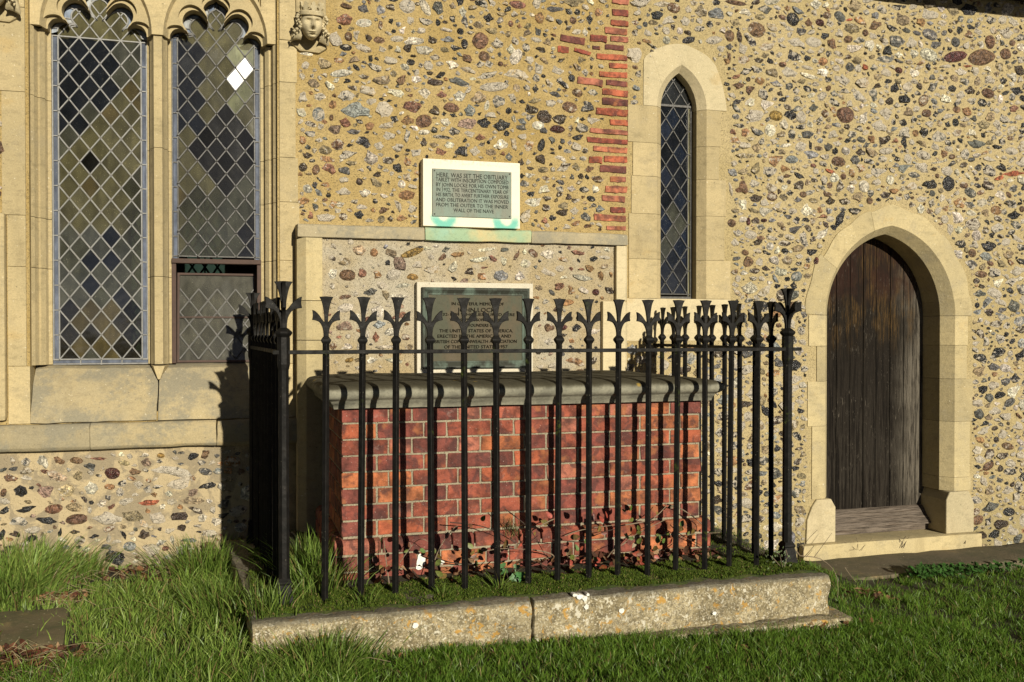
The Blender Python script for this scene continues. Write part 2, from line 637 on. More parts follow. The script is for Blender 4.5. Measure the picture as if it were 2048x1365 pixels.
M = dict(
    mortar=mat_mortar('lime_mortar', (.375, .268, .098), (.445, .335, .148), (.30, .222, .095), True),
    lime=mat_mortar('grey_lime_mortar', (.40, .315, .175), (.44, .40, .31), (.46, .42, .34)),
    flint=mat_flint('flint', False), flints=mat_flint('flint_chips', True),
    stone=mat_stone('limestone', (.50, .405, .225), (.44, .36, .20), (.37, .31, .19), (.50, .72), .35),
    newstone=mat_stone('pale_limestone', (.56, .475, .30), (.50, .43, .27), (.43, .37, .24), (.5, .75), .2),
    sill=mat_stone('weathered_limestone', (.42, .345, .20), (.36, .31, .20), (.25, .23, .17), (.44, .60)),
    coping=mat_stone('grey_limestone', (.40, .345, .225), (.46, .39, .25), (.27, .25, .19), (.44, .6)),
    buff=mat_stone('buff_limestone', (.51, .42, .23), (.43, .36, .205), (.37, .32, .21), (.5, .72), .3),
    white=mat_stone('white_limestone', (.74, .68, .54), (.70, .65, .52), dirt=.1),
    brick=mat_brick('red_brick', .55, .32), tile=mat_brick('old_brick', .5, .22),
    joint=mat_mortar('grey_brick_mortar', (.30, .265, .185), (.36, .315, .22), (.22, .195, .14)),
    iron=mat_iron(), kerb=mat_kerb(), slab=mat_slab(),
    door=mat_wood('weathered_oak', True), sillwood=mat_wood('silvered_oak', False, True),
    bronze=mat_bronze('verdigris_bronze', (.185, .195, .155), (.20, .255, .215), (.38, .62)),
    bronze2=mat_bronze('brown_bronze', (.085, .066, .036), (.075, .078, .052), (.42, .64)),
    bronzef=mat_bronze('dark_bronze', (.045, .048, .038), (.12, .16, .13), (.48, .66)),
    letter=mat_plain('dark_letter_bronze', (.022, .024, .02), .8),
    letter2=mat_plain('dim_letter_bronze', (.012, .010, .006), .8, Specular_IOR_Level=.1),
    glass=mat_glass('old_leaded_glass'), glass2=mat_glass('rolled_glass', .30),
    lead=mat_plain('sunlit_lead', (.21, .21, .205), .45), leadd=mat_plain('dull_lead', (.034, .032, .028), .45),  # left light's lead is paler: sun sheen put into its colour
    rust=mat_plain('rusty_iron', (.060, .030, .020), .7),
    grass=mat_leafy('grass_blades', .42, .38), litter=mat_leafy('leaf_litter', .7, .1), leaf=mat_objleaf('bramble_leaf'),
    moss=mat_leafy('moss_tips', .8, .2),
    twig=mat_plain('pale_twig', (.24, .185, .125), .8), twigd=mat_plain('dark_twig', (.055, .035, .025), .8),
    soil=mat_ground('dark_soil', (.045, .034, .02), (.03, .035, .012)),
    turf=mat_ground('turf_soil', (.045, .05, .016), (.05, .038, .02)),
    mossbed=mat_ground('moss', (.045, .075, .012), (.075, .085, .015)),
    paving=mat_stone('brown_paving_stone', (.17, .135, .075), (.14, .125, .06), (.09, .095, .04), (.45, .65)),
    step=mat_stone('worn_step_stone', (.16, .13, .085), (.12, .105, .06), (.075, .075, .04), (.45, .65)),
    plaster=mat_plain('interior_plaster', (.50, .42, .22), .9), tilefloor=mat_plain('interior_floor', (.10, .07, .05), .8),
    rooftile=mat_plain('roof_tile', (.13, .07, .045), .85), timber=mat_plain('dark_timber', (.05, .038, .028), .8),
)

# ---------------------------------------------------------------- ground
WD, SF = 5.66, 5.653                                            # wall face, dressed-stone face


def gz(U, D):
    """lie of the churchyard: falls gently to the right"""
    s = max(0, min(1, (U - 2.85) / 1.0)) * max(0, min(1, (D - 3.3) / 1.4))
    return -1.315 - .034 * max(-3, min(U, 6)) - .125 * s + .012 * noise.noise(Vector((U * 1.7, D * 1.7, 0)))


gv, gf = [], []
xs = [-60, -20, -8, -4] + [-3 + .16 * i for i in range(63)] + [9, 14, 30, 60]
ys = [-60, -25, -8, -2] + [.16 * i for i in range(1, 36)] + [5.9, 6.3, 20, 60]
for y in ys:
    for x in xs: gv.append((x, y, gz(x, y) - (.35 if y > 5.85 else 0)))
nx = len(xs)
for j in range(len(ys) - 1):
    for i in range(nx - 1): gf.append((j * nx + i, j * nx + i + 1, (j + 1) * nx + i + 1, (j + 1) * nx + i))
g = part('ground', gv, gf, M['turf'], None, 180, fix=False)
tag(g, kind='structure')

# ---------------------------------------------------------------- church: wall sheet with its openings
church = thing('church', (2.0, WD, -1.5), 'flint church wall with traceried window, narrow lancet and small arched oak door', 'church')
DC, DHW, DSP = 4.455, .535, .10                                 # door: middle, half width, springing height


def arch(c, hw, z0, rise, n=16):
    """two-centred arch from left springing over the apex to right springing"""
    r = (rise * rise + hw * hw) / (2 * hw)
    a1 = math.asin(min(1, rise / r))
    L = [(c - hw + r - r * math.cos(a1 * k / n), z0 + r * math.sin(a1 * k / n)) for k in range(n + 1)]
    return L + [(2 * c - p[0], p[1]) for p in reversed(L[:-1])]


wall_outer = [(-3.4, -2.1), (7.8, -2.1), (7.8, 3.4), (-3.4, 3.4)]
hole_win = [(-1.0, -.45), (.29, -.45), (.29, 2.95), (-1.0, 2.95)]
hole_lan = [(2.60, .14), (3.06, .14), (3.06, 1.60), (2.95, 1.76), (2.74, 1.76), (2.60, 1.60)]
hole_door = [(3.88, -1.52), (5.03, -1.52)] + [(p[0], p[1]) for p in reversed(arch(DC, .575, DSP, .67, 8))]
v, f = plate([wall_outer, hole_win, hole_lan, hole_door], WD, WD + .16)
wall = part('wall', v, f, M['mortar'], church, None)
# nave behind: floor, ceiling and three walls, with a window in the far side
mb = MB()
mb.box(-3.4, 7.8, WD + .16, 12.0, -1.75, -1.55)
mb.out('floor', M['tilefloor'], church)
mb = MB()
mb.box(-3.4, 7.8, WD + .16, 12.0, 3.4, 3.5)
mb.box(-3.5, -3.4, WD + .002, 12.0, -2.1, 3.5)
mb.box(7.8, 7.9, WD + .002, 12.0, -2.1, 3.5)
far_holes = [[(-1.06, -.25), (-.60, -.25), (-.60, 1.30), (-.83, 1.62), (-1.06, 1.30)], [(-.46, -.25), (.0, -.25), (.0, 1.30), (-.23, 1.62), (-.46, 1.30)], [(2.6, .2), (3.15, .2), (3.15, 1.7), (2.88, 2.1), (2.6, 1.7)], [(4.8, .2), (5.35, .2), (5.35, 1.7), (5.08, 2.1), (4.8, 1.7)]]
v, f = plate([[(-3.4, -1.9), (7.8, -1.9), (7.8, 3.4), (-3.4, 3.4)]] + far_holes, 12.0, 12.3)
mb.add(v, f)
mb.out('nave_interior', M['plaster'], church)
n_ = NT('pale_green_glass')
tl_ = n_.n('ShaderNodeBsdfTranslucent'); tl_.inputs[0].default_value = (.82, .84, .52, 1)
tp_ = n_.n('ShaderNodeBsdfTransparent'); tp_.inputs[0].default_value = (.8, .82, .5, 1)
mx_ = n_.n('ShaderNodeMixShader'); mx_.inputs[0].default_value = .5
n_.L(tl_.outputs[0], mx_.inputs[1]); n_.L(tp_.outputs[0], mx_.inputs[2]); n_.L(mx_.outputs[0], n_.o.inputs['Surface'])
for h in far_holes:
    v, f = prism(h, 12.14, 12.145)
    fw = part('window', v, f, n_.m, church)
    mb = MB()
    x0, x1 = h[0][0], h[1][0]
    for k in range(-3, 9):
        for s in (1, -1):
            a = Vector(((x0 if s > 0 else x1), 12.13, h[0][1] + .22 * k)); b = Vector(((x1 if s > 0 else x0), 12.13, h[0][1] + .22 * k + .7))
            mb.tube([a, b], .012, 4)
    mb.tube([Vector(((x0 + x1) / 2, 12.12, h[0][1])), Vector(((x0 + x1) / 2, 12.12, h[3][1] - .02))], .014, 4)
    mb.out('lead_came', M['leadd'], fw)


# ---------------------------------------------------------------- doorway
def stone_run(name, secs, parent, mat, back, dch, front=SF, bev=.0016):
    """dressed stone swept along (inner, mid, outer) points: reveal, chamfer and face"""
    rings = []
    for i, m, o in secs:
        rings.append([(i[0], back, i[1]), (i[0], dch, i[1]), (m[0], front, m[1]), (o[0], front, o[1]), (o[0], front + .11, o[1]), (m[0], back, m[1])])
    v, f = loft(rings, True)
    mb = MB(); mb.add(v, f)
    return mb.out(name, mat, parent, 30, bev=bev)


mb = MB()
mb.box(3.72, 5.19, 5.60, 5.97, -1.62, -1.452)
doorway = mb.out('doorway', M['buff'], church, 40, bev=.006)     # the sill stone carries the jambs and the arch
roughen(doorway, 3, .006, 9, 3)
IN, MI = .47, .535
ja = [at(1616, 1, SF)[0]]
JL = [(.102, -.107, 1618), (-.1088, -.347, 1634), (-.3488, -.652, 1616), (-.6538, -1.150, 1625)]
for zt, zb, x in JL:
    o = at(x, 650, SF)[0]
    stone_run('jamb_stone', [((DC - IN, zb), (DC - MI, zb), (o, zb)), ((DC - IN, zt), (DC - MI, zt), (o, zt))], doorway, M['buff'], 5.95, 5.73)
JR = [(.102, -.107, 1936), (-.1088, -.347, 1934), (-.3488, -.652, 1946), (-.6538, -1.052, 1941), (-1.0538, -1.150, 1943)]
for zt, zb, x in JR:
    o = at(x, 650, SF)[0]
    stone_run('jamb_stone', [((DC + IN, zt), (DC + MI, zt), (o, zt)), ((DC + IN, zb), (DC + MI, zb), (o, zb))], doorway, M['buff'], 5.95, 5.73)
for s in (-1, 1):
    q = [(-.685, -1.45), (-.678, -1.29), (-.64, -1.20), (-.605, -1.152), (-.49, -1.152), (-.455, -1.21), (-.455, -1.45)]
    if s > 0: q = [(-.70, -1.45), (-.70, -1.24), (-.655, -1.152), (-.49, -1.152), (-.46, -1.21), (-.46, -1.45)]
    v, f = prism([(DC - s * p[0] * 1 if s > 0 else DC + p[0], p[1]) for p in q], 5.643, 5.95)
    mb = MB(); mb.add(v, f)
    mb.out('jamb_base', M['newstone'], doorway, 35, bev=.008)
n_a = 48
Ai, Am, Ao = arch(DC, IN, DSP + .004, .572, n_a), arch(DC, MI, DSP + .004, .625, n_a), arch(DC + .005, .672, DSP + .004, .765, n_a)
cuts = [0, 18, 32, 40, 68, 90, 96]
for k in range(len(cuts) - 1):
    a, b = cuts[k], cuts[k + 1]
    secs = []
    for t in range(a, b + 1):
        wob = .008 * math.sin(t * .5 + k) + (.022 if k == 0 else 0)
        ox, oz = Ao[t]
        d = Vector((ox - DC, oz + .1)).normalized()
        secs.append((Ai[t], Am[t], (ox + d.x * wob, oz + d.y * wob)))
    g1 = .0022
    o = stone_run('voussoir', secs, doorway, M['buff'], 5.95, 5.73, SF - .002 * (k % 2))

# door leaf: seven upright planks cut to the arch, a weatherboard at the foot
door = None
LD = 5.905
seam = [at(x, 700, LD)[0] for x in (1650, 1672.6, 1700, 1726.5, 1752, 1780, 1807, 1832, 1862)]
larch = arch(DC, .535, DSP, .62, 30)


def arch_z(u):
    for (a, za), (b, zb) in zip(larch, larch[1:]):
        if a <= u <= b: return za + (zb - za) * (u - a) / max(1e-6, b - a)
    return DSP


door = MB().box(DC - .5, DC + .5, LD + .034, LD + .05, -1.42, -.9).out('door', M['sillwood'], church)
tag(door, 'weathered dark oak plank door, paler and silvered on its right side')
for k in range(8):
    a, b = seam[k] + .0022, seam[k + 1] - .0022
    us = [a + (b - a) * t / 5 for t in range(6)]
    q = [(a, -1.43), (b, -1.43)] + [(u, arch_z(u)) for u in reversed(us)]
    v, f = prism(q, LD + R.uniform(-.002, .002), LD + .033)
    mb = MB(); mb.add(v, f)
    mb.out('plank', M['door'], door, 30, bev=.0025)
wb0, wb1 = at(1668, 1040, 5.84)[0], at(1868, 1040, 5.84)[0]
prof = [(5.902, -1.283), (5.89, -1.287), (5.872, -1.305), (5.842, -1.345), (5.80, -1.385), (5.796, -1.402), (5.825, -1.405), (5.825, -1.449), (5.902, -1.449)]
v, f = loft([[(u, d, z) for d, z in prof] for u in (DC - .462, DC + .462)], True)
mb = MB(); mb.add(v, f)
mb.out('weatherboard', M['sillwood'], door, 30)

# ---------------------------------------------------------------- lancet
LC, LHI, LHM, LCD, LGD = 2.84, .1285, .177, 5.70, 5.768
lancet = MB().box(2.455, 3.20, 5.655, 5.98, -.07, .204).out('lancet_window', M['newstone'], church, 30, bev=.006)
lz = [(.2055, .4565), (.4580, .7465), (.7480, .9865), (.9880, 1.2015), (1.2030, 1.4385)]
for k, (zb, zt) in enumerate(lz):
    o = at((1258, 1258, 1263, 1266, 1256)[k], (560, 470, 400, 320, 240)[k], SF)[0]
    stone_run('jamb_stone', [((LC - LHI, zb), (LC - LHM, zb), (o, zb)), ((LC - LHI, zt), (LC - LHM, zt), (o, zt))], lancet, M['stone'], 5.95, LCD)
for k, (zb, zt) in enumerate(lz):
    o = at((1461, 1449, 1452, 1438, 1441)[k], (560, 470, 400, 340, 240)[k], SF)[0]
    stone_run('jamb_stone', [((LC + LHI, zt), (LC + LHM, zt), (o, zt)), ((LC + LHI, zb), (LC + LHM, zb), (o, zb))], lancet, M['stone'], 5.95, LCD)
hi, hm = arch(LC, LHI, 1.44, .236, 24), arch(LC, LHM, 1.44, .279, 24)
ho_pts = [(2.568, 1.44), (2.568, 1.60), (2.571, 1.745), (2.645, 1.80), (2.722, 1.835), (2.80, 1.852), (2.87, 1.85), (2.972, 1.815), (3.03, 1.785), (3.081, 1.735), (3.115, 1.66), (3.14, 1.58), (3.158, 1.50), (3.164, 1.44)]
ho = []
for t in range(49):
    q = t / 48 * (len(ho_pts) - 1)
    a = int(min(q, len(ho_pts) - 2)); w = q - a
    ho.append((ho_pts[a][0] * (1 - w) + ho_pts[a + 1][0] * w, ho_pts[a][1] * (1 - w) + ho_pts[a + 1][1] * w))
for a, b in ((0, 10), (10, 48)):
    stone_run('head_stone', [(hi[t], hm[t], ho[t]) for t in range(a, b + 1)], lancet, M['newstone'], 5.95, LCD)


# ---------------------------------------------------------------- leaded lights
def inside(p, poly):
    c = False
    j = len(poly) - 1
    for i in range(len(poly)):
        if (poly[i][1] > p[1]) != (poly[j][1] > p[1]) and p[0] < (poly[j][0] - poly[i][0]) * (p[1] - poly[i][1]) / (poly[j][1] - poly[i][1]) + poly[i][0]:
            c = not c
        j = i
    return c


PANE = {}


def pane_mesh(key, q):
    if key not in PANE:
        v, f = prism(q, -.002, .002)
        PANE[key] = mesh('pane', [Vector(p) for p in v], f, M['glass'])
        bm = bmesh.new(); bm.from_mesh(PANE[key]); bmesh.ops.recalc_face_normals(bm, faces=bm.faces); bm.to_mesh(PANE[key]); bm.free()
    return PANE[key]


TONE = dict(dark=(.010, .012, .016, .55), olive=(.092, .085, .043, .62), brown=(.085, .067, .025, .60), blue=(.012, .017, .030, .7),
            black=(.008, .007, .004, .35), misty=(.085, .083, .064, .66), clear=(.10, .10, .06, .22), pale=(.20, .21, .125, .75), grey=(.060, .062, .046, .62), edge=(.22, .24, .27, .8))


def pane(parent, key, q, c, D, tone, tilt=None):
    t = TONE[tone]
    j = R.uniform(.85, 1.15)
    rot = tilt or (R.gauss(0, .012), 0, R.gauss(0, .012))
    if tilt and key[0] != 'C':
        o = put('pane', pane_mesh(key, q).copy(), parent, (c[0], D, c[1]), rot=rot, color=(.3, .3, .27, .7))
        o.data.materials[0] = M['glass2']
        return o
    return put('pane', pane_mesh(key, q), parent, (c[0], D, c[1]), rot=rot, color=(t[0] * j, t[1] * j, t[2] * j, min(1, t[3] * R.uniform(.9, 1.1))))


def came(mb, a, b, D, w=.0088, h=.006):
    """flat lead strip with a rounded back"""
    a, b = Vector((a[0], a[1])), Vector((b[0], b[1]))
    d = b - a
    if d.length < 1e-4: return
    d.normalize()
    p = Vector((-d.y, d.x)) * (w / 2)
    v = []
    for e in (a, b):
        v += [(e.x - p.x, D, e.y - p.y), (e.x - p.x * .6, D - h, e.y - p.y * .6), (e.x + p.x * .6, D - h, e.y + p.y * .6), (e.x + p.x, D, e.y + p.y)]
    mb.add(v, [(0, 4, 5, 1), (1, 5, 6, 2), (2, 6, 7, 3), (0, 1, 2, 3), (7, 6, 5, 4), (0, 3, 7, 4)])


def knob(mb, p, D, r=.008):
    n = len(mb.v)
    for k in range(6):
        q = math.pi * k / 3
        mb.v.append((p[0] + r * math.cos(q), D, p[1] + r * math.sin(q)))
    mb.v.append((p[0], D - .009, p[1]))
    mb.f += [(n + k, n + 6, n + (k + 1) % 6) for k in range(6)]


def lattice(parent, mb, L0, per, nx_, zb, v_, rows, D, tonef, key, glint=(), skip_top=False):
    """diamond quarries between L0 and L0+nx*per; nodes on the borders"""
    dia = [(0, -v_ / 2 + .003), (per / 2 - .003, 0), (0, v_ / 2 - .003), (-per / 2 + .003, 0)]
    for j in range(rows + 1):
        for i in range(nx_):
            c = (L0 + (i + .5) * per, zb + j * v_)
            if j == 0: q, kk, c2 = [(-per / 2 + .003, .003), (per / 2 - .003, .003), (0, v_ / 2 - .003)], 'u', c
            elif j == rows:
                if skip_top: continue
                q, kk, c2 = [(0, -v_ / 2 + .003), (per / 2 - .003, -.003), (-per / 2 + .003, -.003)], 'd', c
            else: q, kk, c2 = dia, 'f', c
            pane(parent, key + kk, q, c2, D, tonef(i + .5, j), glint.get((i + .5, j)) if glint else None)
    for j in range(rows):
        for i in range(nx_ + 1):
            c = (L0 + i * per, zb + (j + .5) * v_)
            if i == 0: q, kk = [(.003, -v_ / 2 + .003), (per / 2 - .003, 0), (.003, v_ / 2 - .003)], 'l'
            elif i == nx_: q, kk = [(-.003, -v_ / 2 + .003), (-.003, v_ / 2 - .003), (-per / 2 + .003, 0)], 'r'
            else: q, kk = dia, 'f'
            pane(parent, key + kk, q, c, D, tonef(i, j + .5), glint.get((i, j + .5)) if glint else None)
    for j in range(rows):
        for i in range(nx_):
            x0, z0 = L0 + i * per, zb + j * v_
            came(mb, (x0, z0), (x0 + per, z0 + v_), D - .003)
            came(mb, (x0 + per, z0), (x0, z0 + v_), D - .0032)
            knob(mb, (x0 + per / 2, z0 + v_ / 2), D - .006)
            knob(mb, (x0, z0), D - .006)
        knob(mb, (L0 + nx_ * per, zb + j * v_), D - .006)


def half_vector(D, c):
    """tilt that throws the sun's mirror image at the eye: two quarries in the photo catch it"""
    p = Vector((c[0], D, c[1]))
    h = ((-p).normalized() + SUN).normalized()
    return (-math.asin(h.z), 0, math.atan2(h.x, -h.y))


GD = 5.86
LX0, LX1, RX0, RX1 = -.918, -.420, -.290, .203
ZB, ZS = -.195, 1.65
BW = .033
win = None
# sill, jambs, mullion and tracery
prof = [(5.90, -.188), (5.80, -.212), (5.72, -.30), (5.655, -.42), (5.632, -.497), (5.72, -.50), (5.90, -.50)]
v, f = loft([[(u, d, z) for d, z in prof] for u in (-.998, -.36)], True)
mb = MB(); mb.add(v, f)
win = mb.out('traceried_window', M['sill'], church, 30, bev=.003)
roughen(win, 3, .008, 6, 1)
v, f = loft([[(u, d, z) for d, z in prof] for u in (-.356, .305)], True)
mb = MB(); mb.add(v, f)
roughen(mb.out('sill_stone', M['sill'], win, 30, bev=.003), 3, .006, 6, 4)
prof2 = [(5.66, -.503), (5.612, -.503), (5.598, -.515), (5.586, -.54), (5.586, -.625), (5.60, -.642), (5.66, -.652)]
for a, b in ((-1.75, -.70), (-.696, -.05), (-.046, .46)):
    v, f = loft([[(u, d, z) for d, z in prof2] for u in (a, b)], True)
    mb = MB(); mb.add(v, f)
    roughen(mb.out('sill_course', M['sill'], win, 30, bev=.004), 3, .007, 7, a)
JP = [(0, .24), (0, .185), (.018, .18), (.030, .150), (.024, .138), (.045, .112), (.055, .116), (.072, .080), (.066, .066), (.092, .036), (.098, .004), (.100, 0)]


def jamb(edge, s, zb, zt, outer, dz=0.0):
    q = [(edge + s * o, SF + d) for o, d in JP] + [(outer, SF), (outer, SF + .12), (edge + s * .05, SF + .28)]
    v, f = loft([[(x, y, z) for x, y in q] for z in (zb, zt)], True)
    mb = MB(); mb.add(v, f)
    return mb.out('jamb_stone', M['stone'], win, 25)


for zb, zt, xo in ((-.19, .338, -1.105), (.341, .612, -1.105), (.615, 1.268, -1.13), (1.271, 1.716, -1.42)):
    jamb(LX0, -1, zb, zt, xo)
for zb, zt, xo in ((-.19, .40, .388), (.403, .735, .412), (.738, .99, .405), (.993, 1.42, .392), (1.423, 1.66, .40)):
    jamb(RX1, 1, zb, zt, xo)
for a, b in ((-1.105, -1.0), (.307, .395)):
    mb = MB(); mb.box(a, b, SF, SF + .12, -.50, -.193); mb.out('jamb_foot', M['stone'], win, bev=.003)
mb = MB(); mb.box(-1.62, -1.110, 5.61, 5.70, -.48, .62)
o = mb.out('hood_shaft', M['stone'], win, 30, bev=.018)
mw = (RX0 - LX1) / 2
mc = (RX0 + LX1) / 2
mp = [(-mw, .24), (-mw, .185), (-.049, .18), (-.043, .145), (-.047, .13), (-.030, .10), (-.022, .062), (.022, .062), (.030, .10), (.047, .13), (.043, .145), (.049, .18), (mw, .185), (mw, .24)]
for zb, zt in ((-.19, .30), (.303, 1.02), (1.023, 1.655)):
    v, f = loft([[(mc + x, SF + d, z) for x, d in mp] for z in (zb, zt)], True)
    mb = MB(); mb.add(v, f); mb.out('mullion', M['stone'], win, 25)
v, f = loft([[(mc + x, y, z) for x, y, z in ((-.05, 5.80, -.195), (-.03, 5.715, -.20), (.03, 5.715, -.20), (.05, 5.80, -.195))],
             [(mc + x, y, z) for x, y, z in ((-.012, 5.79, -.27), (-.006, 5.715, -.275), (.006, 5.715, -.275), (.012, 5.79, -.27))]], True)
mb = MB(); mb.add(v, f); mb.out('mullion_stop', M['stone'], win)


def cusp(c, hw, z0, n=5):
    L = [spline([(-1, 0), (-.985, .09), (-.90, .20), (-.76, .235), (-.655, .205), (-.60, .13)], n),
         spline([(-.60, .13), (-.63, .20), (-.71, .33), (-.72, .47), (-.64, .61), (-.50, .68), (-.35, .645), (-.24, .54), (-.17, .44)], n),
         spline([(-.17, .44), (-.20, .54), (-.265, .66), (-.265, .78), (-.17, .90), (-.05, .965), (0, 1.01)], n)]
    pts = []
    for s in L: pts += [(p[0], p[1]) for p in [Vector((q[0], q[1])) for q in s][:-1]]
    pts.append((0, 1.01))
    pts += [(-p[0], p[1]) for p in reversed(pts[:-1])]
    return [(c + p[0] * hw, z0 + p[1] * hw) for p in pts]


# spline() works on any dimension, so the lobes are given as (x, z)
heads = []
front_holes, front_back, cusp_holes, step_holes = [], [], [], []
for x0, x1 in ((LX0, LX1), (RX0, RX1)):
    c, hw = (x0 + x1) / 2, (x1 - x0) / 2
    K = cusp(c, hw + .004, ZS)
    heads.append((c, hw, K))
    base = [(c + hw + .004, ZS - .005), (c - hw - .004, ZS - .005)]
    cusp_holes.append(base + K)
    A = arch(c, hw + .035, ZS, .40, 14)
    B = arch(c, hw + .010, ZS, .355, 14)
    step_holes.append([(c + hw + .030, ZS - .005), (c - hw - .030, ZS - .005)] + [(c + (p[0] - c) * 1.11, ZS + (p[1] - ZS) * 1.09 + .004) for p in K])
    front_holes.append([(c + hw + .035, ZS - .005), (c - hw - .035, ZS - .005)] + A)
    front_back.append([(c + hw + .010, ZS - .005), (c - hw - .010, ZS - .005)] + B)
    for s in (1, -1):
        t = [(c + s * hw * p[0], ZS + hw * p[1]) for p in ((1.0, .80), (1.0, 2.0), (.30, 2.0), (.62, 1.40), (.86, 1.12))]
        t2 = [(c + s * hw * p[0], ZS + hw * p[1]) for p in ((.965, .92), (.965, 1.95), (.42, 1.95), (.68, 1.44), (.88, 1.2))]
        if s < 0: t.reverse(); t2.reverse()
        front_holes.append(t); front_back.append(t2)
        cusp_holes.append([(c + (p[0] - c) * .99, p[1]) for p in t2]); step_holes.append([(c + (p[0] - c) * .995, p[1]) for p in t2])
outer_f = [(LX0 - .10, ZS - .004), (LX0 - .10, 2.95), (RX1 + .10, 2.95), (RX1 + .10, ZS - .004)]
# open foot: the sheet ends at the springing, so holes become notches cut from below
def notch(outer, holes, z):
    """outer rectangle whose lower edge is notched by the two lights; the rest stay holes"""
    (xa, za), (_, zb), (xb, _), _ = outer
    lo = [h for h in holes if min(p[1] for p in h) <= z + .0015]
    hi = [h for h in holes if min(p[1] for p in h) > z + .0015]
    lo.sort(key=lambda h: h[0][0])
    loop = [(xa, zb), (xa, za)]
    for h in lo: loop += [(h[1][0], za)] + h[2:] + [(h[0][0], za)]
    loop += [(xb, za), (xb, zb)]
    return [loop] + hi


Fp = notch(outer_f, front_holes, ZS)
Fb = notch(outer_f, front_back, ZS)
v, f = plate(Fp, SF + .045, SF + .115, Fb)
mb = MB(); mb.add(v, f)
mb.out('tracery', M['stone'], win, 25)
Cp = notch(outer_f, cusp_holes, ZS)
v, f = plate(Cp, SF + .110, SF + .185)
v2, f2 = plate(notch(outer_f, step_holes, ZS), SF + .078, SF + .1095)
mb = MB(); mb.add(v, f)
mb.add(v2, f2)
mb.out('cusping', M['stone'], win, 25)
mb = MB()
for x0, x1, zz in ((-1.42, LX0 - .1, 1.72), (RX1 + .1, .40, 1.664)):
    mb = MB(); mb.box(x0, x1, SF, SF + .12, zz, 2.95)
    mb.out('jamb_stone', M['stone'], win)
for edge, s, zt in ((LX0, -1, 2.9), (RX1, 1, 2.9)): jamb(edge, s, 1.719 if s < 0 else 1.663, zt, edge + s * .101)

# glazing
mbL, mbR = MB(), MB()
PERL = (LX1 - LX0 - 2 * BW) / 4


def tone_left(i, j):  # tones by region paint mirrored trees and a low glow into the film
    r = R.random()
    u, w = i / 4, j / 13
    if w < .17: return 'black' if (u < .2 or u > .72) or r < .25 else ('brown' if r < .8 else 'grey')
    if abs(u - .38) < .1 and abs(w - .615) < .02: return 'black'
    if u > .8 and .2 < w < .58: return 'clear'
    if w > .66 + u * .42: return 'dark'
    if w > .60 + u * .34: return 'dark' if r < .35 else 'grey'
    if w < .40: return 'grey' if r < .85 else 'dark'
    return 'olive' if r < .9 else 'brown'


GR = {}
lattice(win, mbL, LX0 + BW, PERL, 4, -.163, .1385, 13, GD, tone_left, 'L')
PERR = (RX1 - RX0 - 2 * BW) / 4


def tone_right(i, j):  # navy panes at upper left paint in a dark reflection
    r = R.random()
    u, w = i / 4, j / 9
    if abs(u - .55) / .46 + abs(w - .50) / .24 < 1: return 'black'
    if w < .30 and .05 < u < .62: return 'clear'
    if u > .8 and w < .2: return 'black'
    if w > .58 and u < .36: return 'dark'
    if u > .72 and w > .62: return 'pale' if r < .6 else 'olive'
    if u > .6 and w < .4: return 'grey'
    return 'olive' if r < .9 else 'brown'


for key in ((3.5, 8), (3, 7.5)):
    GR[key] = half_vector(GD, (RX0 + BW + key[0] * PERR, .428 + key[1] * .1385))
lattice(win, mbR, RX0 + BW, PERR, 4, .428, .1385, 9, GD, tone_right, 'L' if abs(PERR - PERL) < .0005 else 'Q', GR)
# border strips
bmL = MB()


def borders(mb, x0, x1, z0, z1, step, D):
    n = max(1, round((z1 - z0) / step))
    for xa, xb in ((x0, x0 + BW), (x1 - BW, x1)):
        for k in range(n):
            a, b = z0 + (z1 - z0) * k / n, z0 + (z1 - z0) * (k + 1) / n
            bmL.box(xa + .002, xb - .002, D - .001 + R.uniform(-.001, .001), D + .003, a + .003, b - .003)
            came(mb, (xa, a), (xb, a), D - .003)
    for x in (x0 + .004, x0 + BW, x1 - BW, x1 - .004): came(mb, (x, z0), (x, z1), D - .0034, .0095)


borders(mbL, LX0, LX1, ZB + .03, 1.637, .1385, GD)
borders(mbR, RX0, RX1, .40, 1.675, .1385, GD)
for z in (ZB + .006, -.163, 1.637): came(mbL, (LX0, z), (LX1, z), GD - .0036, .010)
for k in range(1, 4): came(mbL, (LX0 + BW + k * PERL, ZB), (LX0 + BW + k * PERL, -.163), GD - .003)
bmL.box(LX0, LX1, GD, GD + .003, ZB, -.166)
came(mbR, (RX0, .428), (RX1, .428), GD - .0036, .010)
